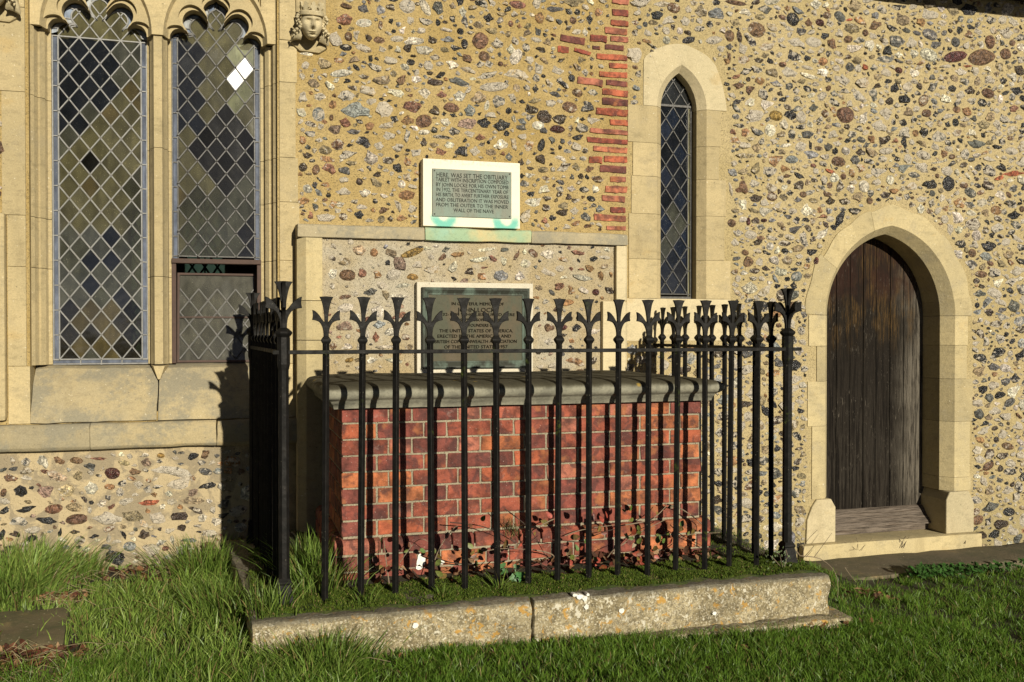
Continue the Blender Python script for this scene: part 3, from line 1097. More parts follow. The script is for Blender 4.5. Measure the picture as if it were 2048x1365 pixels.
# cusped heads: a rim with sky reflection painted in as blue, round an olive field
for (c, hw, K), mbx, z_low in ((heads[0], mbL, 1.640), (heads[1], mbR, 1.655)):
    cc = (c, ZS + .33 * hw)
    rim = []
    for p in K:
        d = Vector((p[0] - cc[0], p[1] - cc[1]))
        q = d * (1 - .036 / max(.05, d.length) * (1.0 if abs(p[0] - c) > .09 or p[1] < ZS + .5 * hw else .95))
        rim.append((cc[0] + q.x, max(z_low, cc[1] + q.y)))
    v, f = prism([(c + hw - BW, z_low - .012), (c - hw + BW, z_low - .012)] + rim, GD - .002, GD + .002)
    hp = part('pane', v, f, M['glass'], win, color=(.125, .115, .055, .62))
    nK = len(K)
    for k in range(0, nK - 1):
        came(mbx, rim[k], rim[k + 1], GD - .0035, .010)
    marks = [0, 6, 12, 20, 28, 36, 45, 54, 60, 66, 75, 84, 92, 100, 108, 114, nK - 1]
    marks = [m for m in marks if m < nK]
    for a, b in zip(marks, marks[1:]):
        q = K[a:b + 1] + list(reversed(rim[a:b + 1]))
        n3 = b - a
        v = [(p[0], GD - .0005, p[1]) for p in q]
        ff = [(i, i + 1, len(q) - 2 - i, len(q) - 1 - i) for i in range(n3)]
        tn = R.choice([(.34, .38, .44), (.26, .31, .40), (.42, .44, .45), (.20, .25, .35)])
        if hw and c > -.3 and a == 20: tn = (.85, .85, .8)
        part('pane', v, ff, M['glass'], win, color=(*tn, .85))
        came(mbx, K[b], rim[b], GD - .003, .009)
    per, v_ = (PERL if c < -.3 else PERR), .1385
    L0 = c - hw + BW
    zz = 1.637 if c < -.3 else .428 + 9 * v_
    for i in range(-3, 8):
        for s in (1, -1):
            run = []
            for k in range(0, 121):
                t = k / 120 * 3
                p = (L0 + (i + s * t) * per, zz + t * v_)
                if inside(p, rim + [(c + hw - BW, z_low - .02), (c - hw + BW, z_low - .02)][::1]):
                    run.append(p)
                else:
                    if len(run) > 3: came(mbx, run[0], run[-1], GD - .003)
                    run = []
            if len(run) > 3: came(mbx, run[0], run[-1], GD - .003)
mbL.out('lead_came', M['lead'], win, fix=False)
mbR.out('lead_came', M['leadd'], win, fix=False)
bo = bmL.out('border_glass', M['glass'], win, color=(.13, .15, .20, .8), fix=False)
tag(bo, kind='stuff')
mb = MB(); mb.box(LX0 - .05, RX1 + .05, GD + .01, GD + .014, 1.70 + .15, 2.9)
mb.out('tracery_pane', M['glass'], win, color=(.06, .065, .06, .7))
# iron casement low in the right light, its leaf tilted inward
mb = MB()
mb.box(RX0 - .002, RX1 + .002, GD - .045, GD + .02, .385, .412)
mb.box(RX0 - .002, RX0 + .022, GD - .03, GD + .03, -.19, .385)
mb.box(RX1 - .022, RX1 + .002, GD - .03, GD + .03, -.19, .385)
mb.out('casement_frame', M['rust'], win, bev=.003)
cas = MB()
cas.box(RX0 + .024, RX0 + .036, -.012, .012, 0, .53)
cas.box(RX1 - .036, RX1 - .024, -.012, .012, 0, .53)
cas.box(RX0 + .036, RX1 - .036, -.012, .012, 0, .012)
cas.box(RX0 + .036, RX1 - .036, -.012, .012, .518, .53)
cas.box(RX0 + .036, RX1 - .036, -.014, .002, .262, .270)
me = mesh('casement', cas.v, cas.f, M['rust'])
casement = put('casement_leaf', me, win, (0, GD + .02, -.188))
casement.rotation_euler = (-math.radians(9), 0, 0)
q = [(RX0 + .036, .012), (RX1 - .036, .012), (RX1 - .036, .518), (RX0 + .036, .518)]
rotm = Matrix.Rotation(-math.radians(9), 3, 'X')
cm = MB()
cw = (RX1 - RX0 - .076) / 4
for j in range(-3, 5):
    for i in range(0, 4):
        for s in (0, 1):
            x0, z0 = RX0 + .038 + i * cw, .02 + (j + 1) * .1385
            a, b = ((x0, z0), (x0 + cw, z0 + .1385)) if s == 0 else ((x0 + cw, z0), (x0, z0 + .1385))
            if z0 + .1385 > .52 or z0 < 0.0: continue
            came(cm, a, b, -.003, .009)
for j in range(0, 5):
    for i in range(0, 4):
        for (cx_, cz_) in ((i + .5, j), (i + 1, j + .5)):
            if cx_ > 3.6: continue
            z0 = .02 + cz_ * .1385
            if not .07 < z0 < .45: continue
            dia = [(0, -.0665), (cw / 2 - .003, 0), (0, .0665), (-cw / 2 + .003, 0)]
            p = rotm @ Vector((RX0 + .038 + cx_ * cw, 0, z0))
            pane(win, 'C', dia, (p.x, p.z - .188), GD + .02 + p.y, 'misty', (-math.radians(9) + R.gauss(0, .01), 0, R.gauss(0, .01)))
v, f = prism(q, .004, .007)
pv = [rotm @ Vector(p) + Vector((0, GD + .02, -.188)) for p in v]
part('pane', pv, f, M['glass'], win, color=(.10, .097, .078, .62))
cv = [rotm @ Vector(p) + Vector((0, GD + .02, -.188)) for p in cm.v]
part('lead_came', cv, cm.f, M['leadd'], win, fix=False)

# lancet glazing
lx0, lx1 = at(1315.5, 450, LGD)[0], at(1374, 450, LGD)[0]
lp = (lx1 - lx0) / 2
mbl = MB()


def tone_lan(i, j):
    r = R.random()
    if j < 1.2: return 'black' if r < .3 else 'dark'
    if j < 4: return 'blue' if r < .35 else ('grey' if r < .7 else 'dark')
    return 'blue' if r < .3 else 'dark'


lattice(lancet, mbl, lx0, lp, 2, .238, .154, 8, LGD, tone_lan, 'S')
zt = .238 + 8 * .154
hd = arch((lx0 + lx1) / 2 + .004, LHI + .004, zt + .012, .225, 10)
v, f = prism([(hd[-1][0], zt + .01), (hd[0][0], zt + .01)] + hd[1:-1], LGD - .002, LGD + .002)
part('pane', v, f, M['glass'], lancet, color=(.03, .033, .035, .55))
for a, b in zip(hd, hd[1:]): came(mbl, a, b, LGD - .005, .016, .008)
pl = [(hd[-1][0], zt)] + [(hd[0][0], zt)] + hd
for i in range(-2, 5):
    for s in (1, -1):
        run = []
        for k in range(0, 61):
            t = k / 60 * 2
            p = (lx0 + (i + s * t) * lp, zt + .012 + t * .154)
            if inside(p, pl): run.append(p)
            elif run:
                if len(run) > 2: came(mbl, run[0], run[-1], LGD - .003)
                run = []
        if len(run) > 2: came(mbl, run[0], run[-1], LGD - .003)
for x, w in ((lx0 - .004, .014), (lx1, .010), (lx1 + .024, .016)): came(mbl, (x, .205), (x, zt), LGD - .0035, w, .008)
for z, w in ((.214, .024), (.238, .01), (zt + .006, .022)): came(mbl, (lx0 - .01, z), (lx1 + .03, z), LGD - .0038, w, .009)
for k in range(9): came(mbl, (lx1, .238 + k * .154), (lx1 + .024, .238 + k * .154), LGD - .0035)
mbl.out('lead_came', M['leadd'], lancet, fix=False)
mb = MB(); mb.box(lx1 + .001, lx1 + .024, LGD - .001, LGD + .003, .22, zt)
mb.out('border_pane', M['glass'], lancet, color=(.22, .21, .12, .7))

# eave of the lower roof at top right: it throws the shadow across the corner
ez = at(1740, 5, WD)[1]
ey = 5.26
el = ez + (WD - ey) * .277 / 1.0
mb = MB(); mb.box(2.9, 7.8, ey + .05, ey + .075, el + .005, el + .14)
roof = mb.out('roof', M['timber'], church)
mb = MB()
for row in range(5):
    for k in range(31):
        x = 2.9 + k * .16 + (.08 if row % 2 else 0)
        y0 = ey + row * .1; z0 = el + .145 + row * .07 - .13
        mb.add([(x, y0, z0), (x + .157, y0, z0 + R.uniform(-.004, .004)), (x + .157, y0 + .17, z0 + .12), (x, y0 + .17, z0 + .12), (x, y0, z0 + .014), (x + .157, y0, z0 + .014), (x + .157, y0 + .17, z0 + .134), (x, y0 + .17, z0 + .134)],
               [(0, 1, 2, 3), (7, 6, 5, 4), (0, 4, 5, 1), (1, 5, 6, 2), (2, 6, 7, 3), (3, 7, 4, 0)])
tl = mb.out('roof_tiles', M['rooftile'], roof)
tag(tl, kind='stuff')
mb = MB(); mb.box(2.9, 7.8, ey + .078, WD, el + .02, el + .04)
mb.out('soffit_board', M['timber'], roof)

# ---------------------------------------------------------------- flints
TONES = dict(k=(.026, .027, .030, .34), g=(.105, .105, .10, .42), G=(.25, .26, .265, .25), w=(.60, .55, .45, .25), t=(.30, .235, .14, .32), b=(.17, .10, .058, .22),
             o=(.33, .185, .085, .25), r=(.27, .13, .085, .15), m=(.085, .030, .028, 0), n=(.065, .047, .034, .40), y=(.38, .24, .07, .05),
             B=(.19, .105, .066, 0), c=(.47, .36, .225, .5), p=(.31, .215, .165, .15), L=(.47, .45, .35, 0), R=(.42, .125, .06, 0))
ZA = """300 45 45 80 k;390 40 70 40 b;490 55 65 55 g;590 60 50 60 G;745 40 90 80 g;850 45 50 110 w 30;925 45 60 80 g 35;1010 35 40 40 t;1070 70 45 60 w;1180 20 80 50 k;1240 20 40 60 k;1390 30 95 45 r;1375 85 40 40 n;1300 85 60 30 t;1220 105 60 50 k;1500 30 50 60 w;1610 55 100 35 g;1740 70 40 40 k;1865 75 50 50 o;1890 10 50 30 k;380 115 95 65 r;490 135 90 50 w;650 125 30 35 k;590 150 30 50 b;765 125 50 50 g;855 130 80 50 k;925 135 30 45 k;1010 115 40 45 k;1080 130 40 70 g;1160 150 60 40 t;1350 140 30 40 r;1400 155 30 30 o;1520 105 55 65 o;1635 130 40 40 g;1715 120 40 45 b;1810 120 40 65 k;1875 135 40 30 t;1685 165 45 30 n;665 185 30 25 k;720 180 45 35 w 30;780 185 25 25 w;975 175 85 25 w;1055 185 40 40 k;1515 185 45 50 g;1335 200 40 40 t;1600 205 35 25 r;1785 190 30 50 w;320 225 85 90 g;400 215 45 55 b;450 210 35 60 w;520 225 40 50 n;580 235 65 40 b;785 240 115 50 w 15;890 235 55 50 n;980 230 80 40 G;1080 260 40 60 k;1172 240 92 98 B;1270 255 70 65 k;1375 240 40 50 n;1500 235 60 30 g;1440 280 45 50 k;1350 290 50 60 w;275 305 55 55 k;165 315 95 40 w;385 280 70 40 k;490 285 95 45 t;605 290 55 35 g;685 290 40 45 w;745 290 50 50 n;845 295 100 55 w;960 295 60 40 t;1100 345 65 45 b;1195 330 65 60 b;1285 320 25 30 g;1380 335 60 105 w -35;1290 375 30 30 B;530 340 30 45 k;650 360 80 55 g;345 355 60 35 o;250 375 105 65 c;150 385 50 50 n;765 365 50 40 k;870 385 60 55 k;1005 385 80 50 w;1230 375 60 45 g;1520 400 60 70 g;1640 355 50 25 n;1635 415 85 45 n;1740 400 40 60 t;1785 430 40 50 g;1880 390 35 25 g;130 450 35 40 t;200 415 30 30 k;360 430 130 45 w 10;490 448 60 35 n;595 465 105 60 t;710 465 50 70 b;795 468 65 55 w;905 480 100 50 n;1100 410 95 35 t;1210 440 120 45 k 15;1380 440 140 60 c 5;1050 480 120 45 g;1255 510 165 55 k 10;1385 520 40 50 t;1495 520 35 50 k;1575 495 40 60 t;1660 495 95 30 k -28;200 490 75 50 t;293 510 50 70 w;520 535 110 50 t;680 545 105 45 w;845 550 75 65 w;765 560 40 20 b;945 555 60 40 r;1050 560 70 70 w;1160 570 90 75 t;1280 595 70 75 g;1365 580 45 75 k 40;1490 590 80 35 t;1585 605 60 45 n;1610 555 70 30 g;1740 545 60 50 b;1830 545 60 35 g;130 570 55 65 g;230 570 75 55 w;388 565 100 60 g;535 595 60 40 n;310 615 55 50 o;440 645 165 90 G;610 645 100 90 c;773 630 105 70 r;900 645 65 60 n;1003 632 90 58 B;1110 650 65 70 G;1210 620 30 70 w;1340 650 45 40 k;1470 640 80 60 n;1695 630 85 65 b;1790 625 80 70 g;1550 685 90 75 n;1640 700 80 70 n 25;125 655 65 55 w;225 670 70 85 G;300 690 25 40 b;380 715 65 60 r;625 740 95 40 t 15;745 705 75 55 o;840 710 92 75 B 15;970 715 60 45 w;1095 730 110 65 p 15;1195 720 80 60 k;1290 732 100 72 k;1370 700 30 50 w;1465 690 50 40 g;1510 735 70 50 w;1415 750 65 40 g;1545 765 50 35 g;1623 758 85 48 m;1700 755 30 45 n;1770 755 75 65 g;1738 705 25 45 w;1835 710 70 40 n;240 745 45 40 n;320 765 75 60 p;430 770 80 40 g;525 740 50 50 o;740 795 40 80 g;640 800 85 50 k;557 785 30 25 k;950 805 120 25 k;1025 810 70 30 k;840 830 40 60 n;1170 805 60 40 r;1180 845 40 30 n;1290 845 85 65 w;1365 845 40 80 t 25;1455 850 55 75 o;1530 850 40 80 k -20;1590 825 40 45 g;1655 830 30 40 g;1735 865 60 60 t;1785 880 40 40 n;1635 865 30 30 k;485 835 85 65 k;580 855 60 50 n;690 865 65 55 n;135 825 40 60 o;225 820 45 35 w;340 845 75 65 b;265 880 75 55 t;160 910 60 40 n;270 935 100 45 o;400 905 105 50 k;530 925 80 90 w 20;635 940 70 45 n;745 945 45 60 o;1060 885 80 65 k;1140 885 60 55 g;950 890 80 40 r;990 850 60 40 w;1230 895 70 50 t;1300 900 30 25 r;1340 920 40 50 g;1525 930 60 60 n;1640 930 70 30 w;1710 925 40 25 g;1775 930 50 30 g;1410 950 35 45 n;1455 950 30 35 g;1805 990 55 40 b;1540 995 60 35 t;135 980 50 55 n;210 995 45 65 b;285 990 80 60 r;378 998 72 50 g;470 995 40 20 w;690 988 60 60 k;620 1000 40 20 g;800 1015 30 30 o;203 1083 35 45 g;265 1080 50 40 o;465 1065 40 45 n;562 1075 68 60 t;712 1078 45 50 w;635 1070 20 25 k;370 1120 85 50 g;497 1130 65 55 w;285 1145 30 35 k;610 1150 50 30 w;745 1145 110 60 o;305 1198 50 50 o;350 1195 50 40 w;203 1215 45 50 g;610 1230 60 40 b;690 1210 40 80 n 20;545 1230 30 30 o;435 1185 45 30 n;270 1275 110 50 n;370 1270 50 45 b;175 1260 35 50 r;715 1278 60 40 o;1430 1075 55 40 g;1415 1030 35 30 k;1465 1030 55 30 w;1555 1045 45 25 b;1640 1065 50 40 g;1705 1035 30 35 g;1760 1035 35 35 n;1860 1050 70 40 b;1540 1110 70 50 w;1640 1110 50 40 g;1705 1105 50 35 w;1840 1110 50 50 w;1480 1190 95 55 w;1560 1165 60 30 n;1635 1140 40 35 n;1660 1205 70 45 t;1730 1175 50 30 n;1820 1165 50 35 k;1435 1260 60 90 t;1560 1220 50 50 n;1650 1250 70 45 n;1790 1270 60 50 g;1875 1225 50 45 G;1545 1290 40 40 r;1800 1325 50 25 b"""
ZR = """275 75 55 45 k;300 20 80 30 t;180 60 40 30 n;170 110 35 25 b;355 40 60 50 b;425 45 30 40 t;485 55 55 60 t;560 65 75 60 G;560 15 45 35 k;655 15 100 25 b;700 62 55 35 w;655 110 60 35 t;795 50 68 45 g;880 85 40 25 b;905 40 30 30 o;930 95 55 65 k;955 55 60 35 G;1035 65 30 35 n;1095 75 40 35 b;1130 35 40 30 t;410 105 45 45 g;480 140 50 30 k;325 100 60 40 g;320 150 40 35 n;230 160 40 35 g;225 200 45 20 o;320 195 35 40 w;255 225 60 22 k -25;430 195 75 35 k;385 150 30 35 w;550 195 80 40 g;625 175 45 55 b;672 180 25 60 n;755 145 80 75 b;830 130 60 40 t;965 155 55 40 g;1005 110 35 40 b;1060 110 40 35 m;1205 97 40 15 R;1115 115 45 35 n;1150 160 40 45 k;1210 140 80 60 t;1280 160 30 35 b;1360 45 50 40 g;1410 140 55 35 k;1430 40 50 30 k;1510 35 40 30 k;1370 200 50 35 n -30;1430 200 70 60 g;1500 205 50 60 g;1590 70 80 55 g;1610 95 40 35 k;1650 115 45 30 t;1735 150 35 40 k;1690 150 25 25 n;1775 165 40 40 b;1880 205 45 65 B;1715 205 40 50 g;1830 155 50 30 n;1860 190 40 30 k;945 205 80 45 g;1030 205 75 50 g;880 225 35 25 n;1120 215 45 55 b;1215 237 85 40 w 10;1300 220 50 55 w;165 265 75 75 c;505 250 55 25 b 30;625 270 25 45 b;690 292 60 50 o;765 290 45 30 n;820 295 35 30 k;880 313 35 28 B;935 270 65 55 k;1000 285 40 30 k;1075 298 45 40 o;1150 260 45 25 n;1240 290 50 40 t;1375 290 85 35 g;1440 265 40 30 w;1510 262 45 45 w;1585 265 80 60 L;1713 275 110 54 m;1840 278 125 78 B 8;1955 262 50 55 B;2030 230 40 35 w;1550 303 45 18 o 25;1490 300 40 25 t;1665 320 60 25 g;1770 322 45 12 R 10;700 345 60 35 k;755 340 50 45 g;610 300 35 30 o;655 370 45 25 r;590 355 25 50 k 30;1000 328 55 20 n;1075 350 60 40 w;830 350 60 45 t;1010 370 90 30 w;1205 325 40 45 g;1245 330 35 40 g;1280 328 30 35 R;1320 325 35 35 g;1140 330 40 30 t;1440 340 35 30 m;1185 390 60 50 k;1095 385 40 30 k;1140 380 40 30 n;1265 395 65 60 t;770 395 45 40 o;850 405 60 30 G;910 420 40 45 g;725 438 40 45 b;665 418 60 30 b;612 408 30 22 k;790 458 55 45 k;870 455 30 30 n;945 440 30 40 k;1000 430 40 30 k;1100 430 30 35 b;1170 440 55 25 k;1335 415 40 25 n;1380 350 50 40 t;1485 420 50 50 t;1600 420 50 45 g;1700 430 45 35 k;1640 375 30 35 t;1870 452 58 48 B;1820 395 30 50 t;1945 390 35 40 k;1760 395 50 35 g;1930 480 25 45 w;1990 470 35 40 g;2010 440 60 40 k;905 515 45 30 n;950 525 60 30 g;1030 520 45 35 g;725 495 55 45 w;805 510 55 50 w;660 490 40 30 g;745 560 90 60 n;848 560 60 50 y;918 560 60 45 k;970 565 50 60 n;1060 575 35 30 g;1183 557 80 76 B;1270 570 35 70 w -30;1345 608 70 55 n;1575 548 45 40 b;1515 578 30 35 k;1590 600 45 35 g;1685 560 65 25 k 15;1720 530 35 35 b;1760 575 45 30 n;1850 600 60 50 t;1950 575 50 45 k;1995 525 40 35 r;2020 570 40 30 n;625 550 45 25 g;600 595 35 40 b;670 605 55 30 k;640 640 30 30 r;700 640 35 45 o;760 640 60 40 g;820 630 50 60 w;925 650 35 50 k;875 650 50 30 t;1000 650 55 40 g;1120 650 50 40 k;1165 635 30 30 t;1215 650 45 35 g;1245 620 40 30 k;1465 640 55 60 g;1465 690 30 55 k;1420 680 30 25 r;1260 675 40 30 g;1310 675 40 40 o;1550 690 50 35 t;1680 690 35 25 k;1785 640 50 35 w;1815 695 85 45 g;1720 640 45 40 t;1920 645 35 30 k;1915 712 45 30 k;1985 730 60 40 k;1990 625 50 40 t;600 685 35 25 g;650 680 50 35 o;700 705 60 40 t;895 703 55 20 w;970 710 60 50 k;1017 700 20 45 k;1100 710 40 45 g;1185 730 40 40 w;1255 735 45 35 n;1310 740 60 50 t;1380 730 65 35 k;1225 712 20 25 w;600 768 60 35 n;700 755 90 36 t;660 745 40 40 b;755 715 45 45 t;850 778 65 52 o;1015 750 75 40 G;925 770 60 40 G;1150 780 65 50 b;1085 755 45 30 w;1230 775 45 45 g;1300 780 55 25 k;1365 770 50 35 g;1435 770 30 30 k;1485 770 40 50 g;1560 750 70 45 n;1630 785 90 15 w;1555 812 70 52 k;1655 745 35 40 o;1880 770 60 25 g;1720 830 25 45 w;1825 810 40 35 g;1110 828 48 24 R;1995 838 105 26 R 5;1925 858 50 24 R 10;590 830 30 55 b;640 830 50 40 G;690 825 50 35 t;750 810 45 60 t;905 850 40 20 b;960 850 50 30 k;1030 800 30 20 r;1080 870 30 50 k;1130 860 45 50 w;1215 835 30 40 o;1255 815 45 40 o;1220 880 40 30 n;1290 850 45 25 n;1345 835 70 45 g;1400 870 40 45 w;1455 855 40 30 t;1515 845 55 30 g;630 910 18 75 t;680 905 55 65 b;745 890 55 40 g;820 910 60 50 t;890 905 30 30 w;960 895 55 45 n;1010 930 50 25 g;1070 905 40 25 g;1160 900 35 65 n;1210 915 40 50 w;750 955 60 45 n;830 950 50 45 b;885 955 40 35 t;980 940 35 30 b;1090 937 55 28 b -10;1030 970 45 25 t;1110 970 45 40 n;1180 970 60 35 n;1375 940 50 40 n;1300 970 30 35 b;1480 950 30 35 k;1435 960 35 25 g;1550 960 50 35 g;1600 980 30 45 k;1730 980 50 50 o;1650 960 30 40 w;1755 895 40 35 b;1930 945 50 45 w;1880 960 40 30 k;1995 910 45 40 g;690 990 45 55 w;800 1025 60 45 w;740 1020 50 30 t;930 1020 40 35 k;995 1015 55 60 w;865 1020 30 25 t;1100 1020 35 35 G;1070 1045 45 20 r;1155 1060 35 85 k -30;1230 1020 60 40 k;1170 1010 35 25 g;1860 1030 40 40 t;1910 1015 50 45 o;1720 1055 60 55 w;1590 1020 35 30 b;1545 1010 35 45 w;1665 1010 30 30 o;1790 1030 50 30 w;635 1078 40 40 b;690 1060 40 30 w;715 1070 20 40 m;750 1065 40 35 n;790 1065 30 20 m;885 1105 30 25 b;945 1110 60 35 g;820 1110 25 30 k;870 1080 35 30 t;1030 1070 30 40 t;985 1160 40 85 g 10;830 1150 60 25 n;890 1175 60 30 n;775 1150 40 30 b;650 1170 35 40 g;615 1170 30 30 k;760 1170 40 30 n;820 1190 35 40 w;700 1220 35 30 b;760 1210 40 30 t;955 1200 60 35 t;715 1265 50 55 b;770 1265 40 45 g;840 1255 50 45 w;905 1255 55 45 t;960 1270 30 25 k;1042 1260 22 40 m;650 1310 35 30 b;745 1310 50 30 n;870 1310 60 50 w;780 1345 30 25 n;940 1300 40 20 k;1000 1330 40 30 t;1730 1230 50 45 w;1860 1240 60 40 G;1970 1230 50 45 t;1790 1280 60 50 g;1905 1320 60 55 k;1860 1110 35 40 n;2010 1155 60 35 n;2005 1090 50 40 g;1690 1110 35 60 n;1730 1110 40 40 w;1960 1170 50 40 g;1800 1180 40 40 g;490 1445 68 68 B"""
ZC = """545 215 35 35 n;565 218 30 40 w;700 235 75 60 c;785 250 45 50 o;850 215 30 30 G;890 255 80 40 t -12;1008 252 138 42 y 22;1050 220 50 18 k;1095 225 60 25 w;1118 275 40 38 k;1145 215 40 25 w;1275 265 75 42 o 20;1405 292 118 36 w 12;1480 290 45 45 r;1545 298 35 60 w 25;1445 232 110 24 w 6;1550 235 50 30 g;1620 265 24 80 b -35;1665 245 28 38 w;1715 255 60 42 b -35;540 280 45 35 n;615 300 85 50 t;865 310 35 35 k;940 315 80 80 p;1035 320 60 45 w;810 325 15 25 g;540 370 55 70 w;628 382 90 66 B;718 375 50 60 r;710 345 30 15 n;800 382 55 45 o;900 380 90 66 k 20;1010 393 65 40 y;1125 345 90 50 c;1245 330 55 70 w;1340 360 55 45 n;1430 340 55 15 r;1420 390 60 40 o;1530 385 90 60 G;1640 390 55 60 w;1690 310 60 50 w;830 440 70 50 t -30;765 480 85 42 g 15;675 490 35 35 n;850 500 50 65 t 20;955 445 90 28 w;930 510 120 36 w;615 510 70 28 b;540 445 30 40 w;790 545 70 22 n;620 575 110 55 w;735 590 40 45 g;805 595 80 70 w;930 620 100 40 r;1015 570 30 50 t;612 680 95 60 p;810 670 75 48 G;580 745 40 20 r;632 742 35 30 n;745 730 26 55 w;795 745 40 60 r;890 715 90 50 w;545 800 40 40 b;620 800 70 40 w;680 805 80 28 w;860 805 130 32 w;970 745 50 40 b;775 880 60 40 w;690 880 60 30 t;900 880 100 35 w;990 805 45 40 t;640 880 50 28 y;1735 480 46 80 r;1920 545 70 40 o;1810 690 60 50 b;1890 690 50 35 m;1965 695 60 55 k;1940 765 35 30 o;1810 770 60 40 w;1930 810 50 40 k;1960 890 110 44 o -8;1725 880 50 50 o;1830 910 60 50 n;1880 840 50 30 g"""
ZC2 = """280 260 90 60 w;360 285 70 35 o;455 255 75 40 r;545 290 55 40 k;615 280 80 24 g;460 300 20 30 k;230 300 30 20 k;150 315 60 52 w;350 345 50 40 n;415 347 30 25 r;475 347 40 22 r;525 345 50 50 o;610 330 60 30 t;280 365 90 42 t -15;370 395 50 20 w;485 400 120 40 w;590 390 32 62 o;650 380 20 40 o;350 450 60 50 r 20;410 470 42 60 o 20;490 475 65 42 w -20;560 482 40 40 m;640 468 60 42 n"""
ZD = """150 97 55 50 g;70 95 40 55 t;245 100 65 75 w;340 95 65 50 b;440 90 75 40 b;570 80 110 20 r;925 62 45 30 y;1040 45 40 25 k;825 60 60 25 w;1175 55 60 50 b;60 195 95 48 b -20;155 192 65 30 k;325 185 120 70 c;450 178 60 60 t;520 162 40 35 n;645 165 85 65 m;775 158 80 42 b -15;985 155 235 58 k -6;1180 155 80 40 g -15;1255 150 60 40 G;1030 230 135 72 c;1190 233 100 46 k 10;795 233 60 50 n;850 255 50 45 g;900 240 70 25 k;630 242 60 35 o;525 250 80 75 w;385 262 100 75 c;258 275 90 75 p;118 268 80 66 k -20;20 275 35 50 b;725 325 85 42 g;855 330 120 40 R;985 330 65 50 t;1105 322 140 44 t -4;1205 325 35 30 w;310 370 100 55 r;150 370 115 38 k 10;25 375 60 40 k;430 360 100 50 t;515 375 25 40 w;585 335 55 50 w;440 428 120 60 B;610 420 175 74 g -18;765 405 130 66 t;905 415 100 70 c;1040 410 115 46 n;1225 375 40 35 k;105 445 105 58 g;270 435 125 42 k;345 500 24 60 k;425 500 65 26 n -15;250 520 45 45 t;180 535 75 42 k 25;12 520 40 70 k;140 570 60 30 w;225 605 30 25 g;315 600 50 35 w;360 550 50 40 w;455 590 40 26 k -20;540 525 60 25 k;560 550 40 25 w;625 535 30 62 k -15;710 520 32 58 k 25;825 515 65 56 n 20;918 488 25 25 n;1045 480 50 45 n;1135 468 50 22 k;930 560 60 35 w;990 550 25 60 w;1085 547 90 36 G;1205 510 90 46 n -10;745 585 72 58 G;60 620 85 90 k;200 690 150 75 c;380 670 130 90 r;670 650 130 75 k;870 610 110 80 t;925 625 50 60 b;1060 605 100 70 w;1200 590 90 60 b;555 655 20 30 k;495 600 50 40 w"""
rf = np.random.default_rng(11)


def flint_shape(seed, rounded):
    r = random.Random(seed)
    bm = bmesh.new()
    bmesh.ops.create_icosphere(bm, subdivisions=2, radius=1.0)
    pl = [(Vector((r.gauss(0, 1), r.gauss(0, .9), r.gauss(0, 1))).normalized(), r.uniform(.50, .92)) for _ in range(11)]
    off = Vector((seed * 3.7, seed * 1.3, 0))
    for v in bm.verts:
        p = v.co.normalized()
        if rounded: k = 1 + .16 * noise.noise(p * 1.1 + off) + .05 * noise.noise(p * 2.5 + off)
        else:
            k = 1.05
            for n, d in pl:
                q = p.dot(n)
                if q > .02: k = min(k, d / q)
            k *= 1 + .52 * noise.noise(p * 1.6 + off) + .24 * noise.noise(p * 3.6 + off)
        v.co = p * max(.35, k)
    bmesh.ops.delete(bm, geom=[v for v in bm.verts if v.co.y > .22], context='VERTS')
    xs_ = [v.co.x for v in bm.verts]; zs_ = [v.co.z for v in bm.verts]; y0 = min(v.co.y for v in bm.verts)
    cx, cz = (max(xs_) + min(xs_)) / 2, (max(zs_) + min(zs_)) / 2
    for v in bm.verts:
        v.co.x = (v.co.x - cx) / (max(xs_) - min(xs_)) * 2
        v.co.z = (v.co.z - cz) / (max(zs_) - min(zs_)) * 2
        v.co.y = v.co.y / -y0
    bmesh.ops.triangulate(bm, faces=bm.faces)
    bmesh.ops.recalc_face_normals(bm, faces=bm.faces)
    me = bpy.data.meshes.new('flint')
    bm.to_mesh(me)
    n_front = sum(p.normal.y for p in me.polygons)
    if n_front > 0:
        bmesh.ops.reverse_faces(bm, faces=bm.faces); bm.to_mesh(me)
    bm.free()
    me.materials.append(M['flint'])
    for p in me.polygons: p.use_smooth = True
    if not rounded: me.set_sharp_from_angle(angle=math.radians(34))
    return me


SHARP = [flint_shape(s, False) for s in range(44)]
ROUND = [flint_shape(100 + s, True) for s in range(8)]


def parse(txt, sc, ox, oy, D):
    out = []
    for it in txt.split(';'):
        q = it.split()
        x, y, w, h = [float(t) for t in q[:4]]
        rot = float(q[5]) if len(q) > 5 else R.uniform(-14, 14)
        px, py = ox + x / sc, oy + y / sc
        u0, z0 = at(px, py, D)
        u1, _ = at(px + w / sc / 2, py, D)
        _, z1 = at(px, py - h / sc / 2, D)
        out.append([u0, z0, (u1 - u0), (z1 - z0), math.radians(rot), q[4] if len(q) > 4 else ''])
    return out


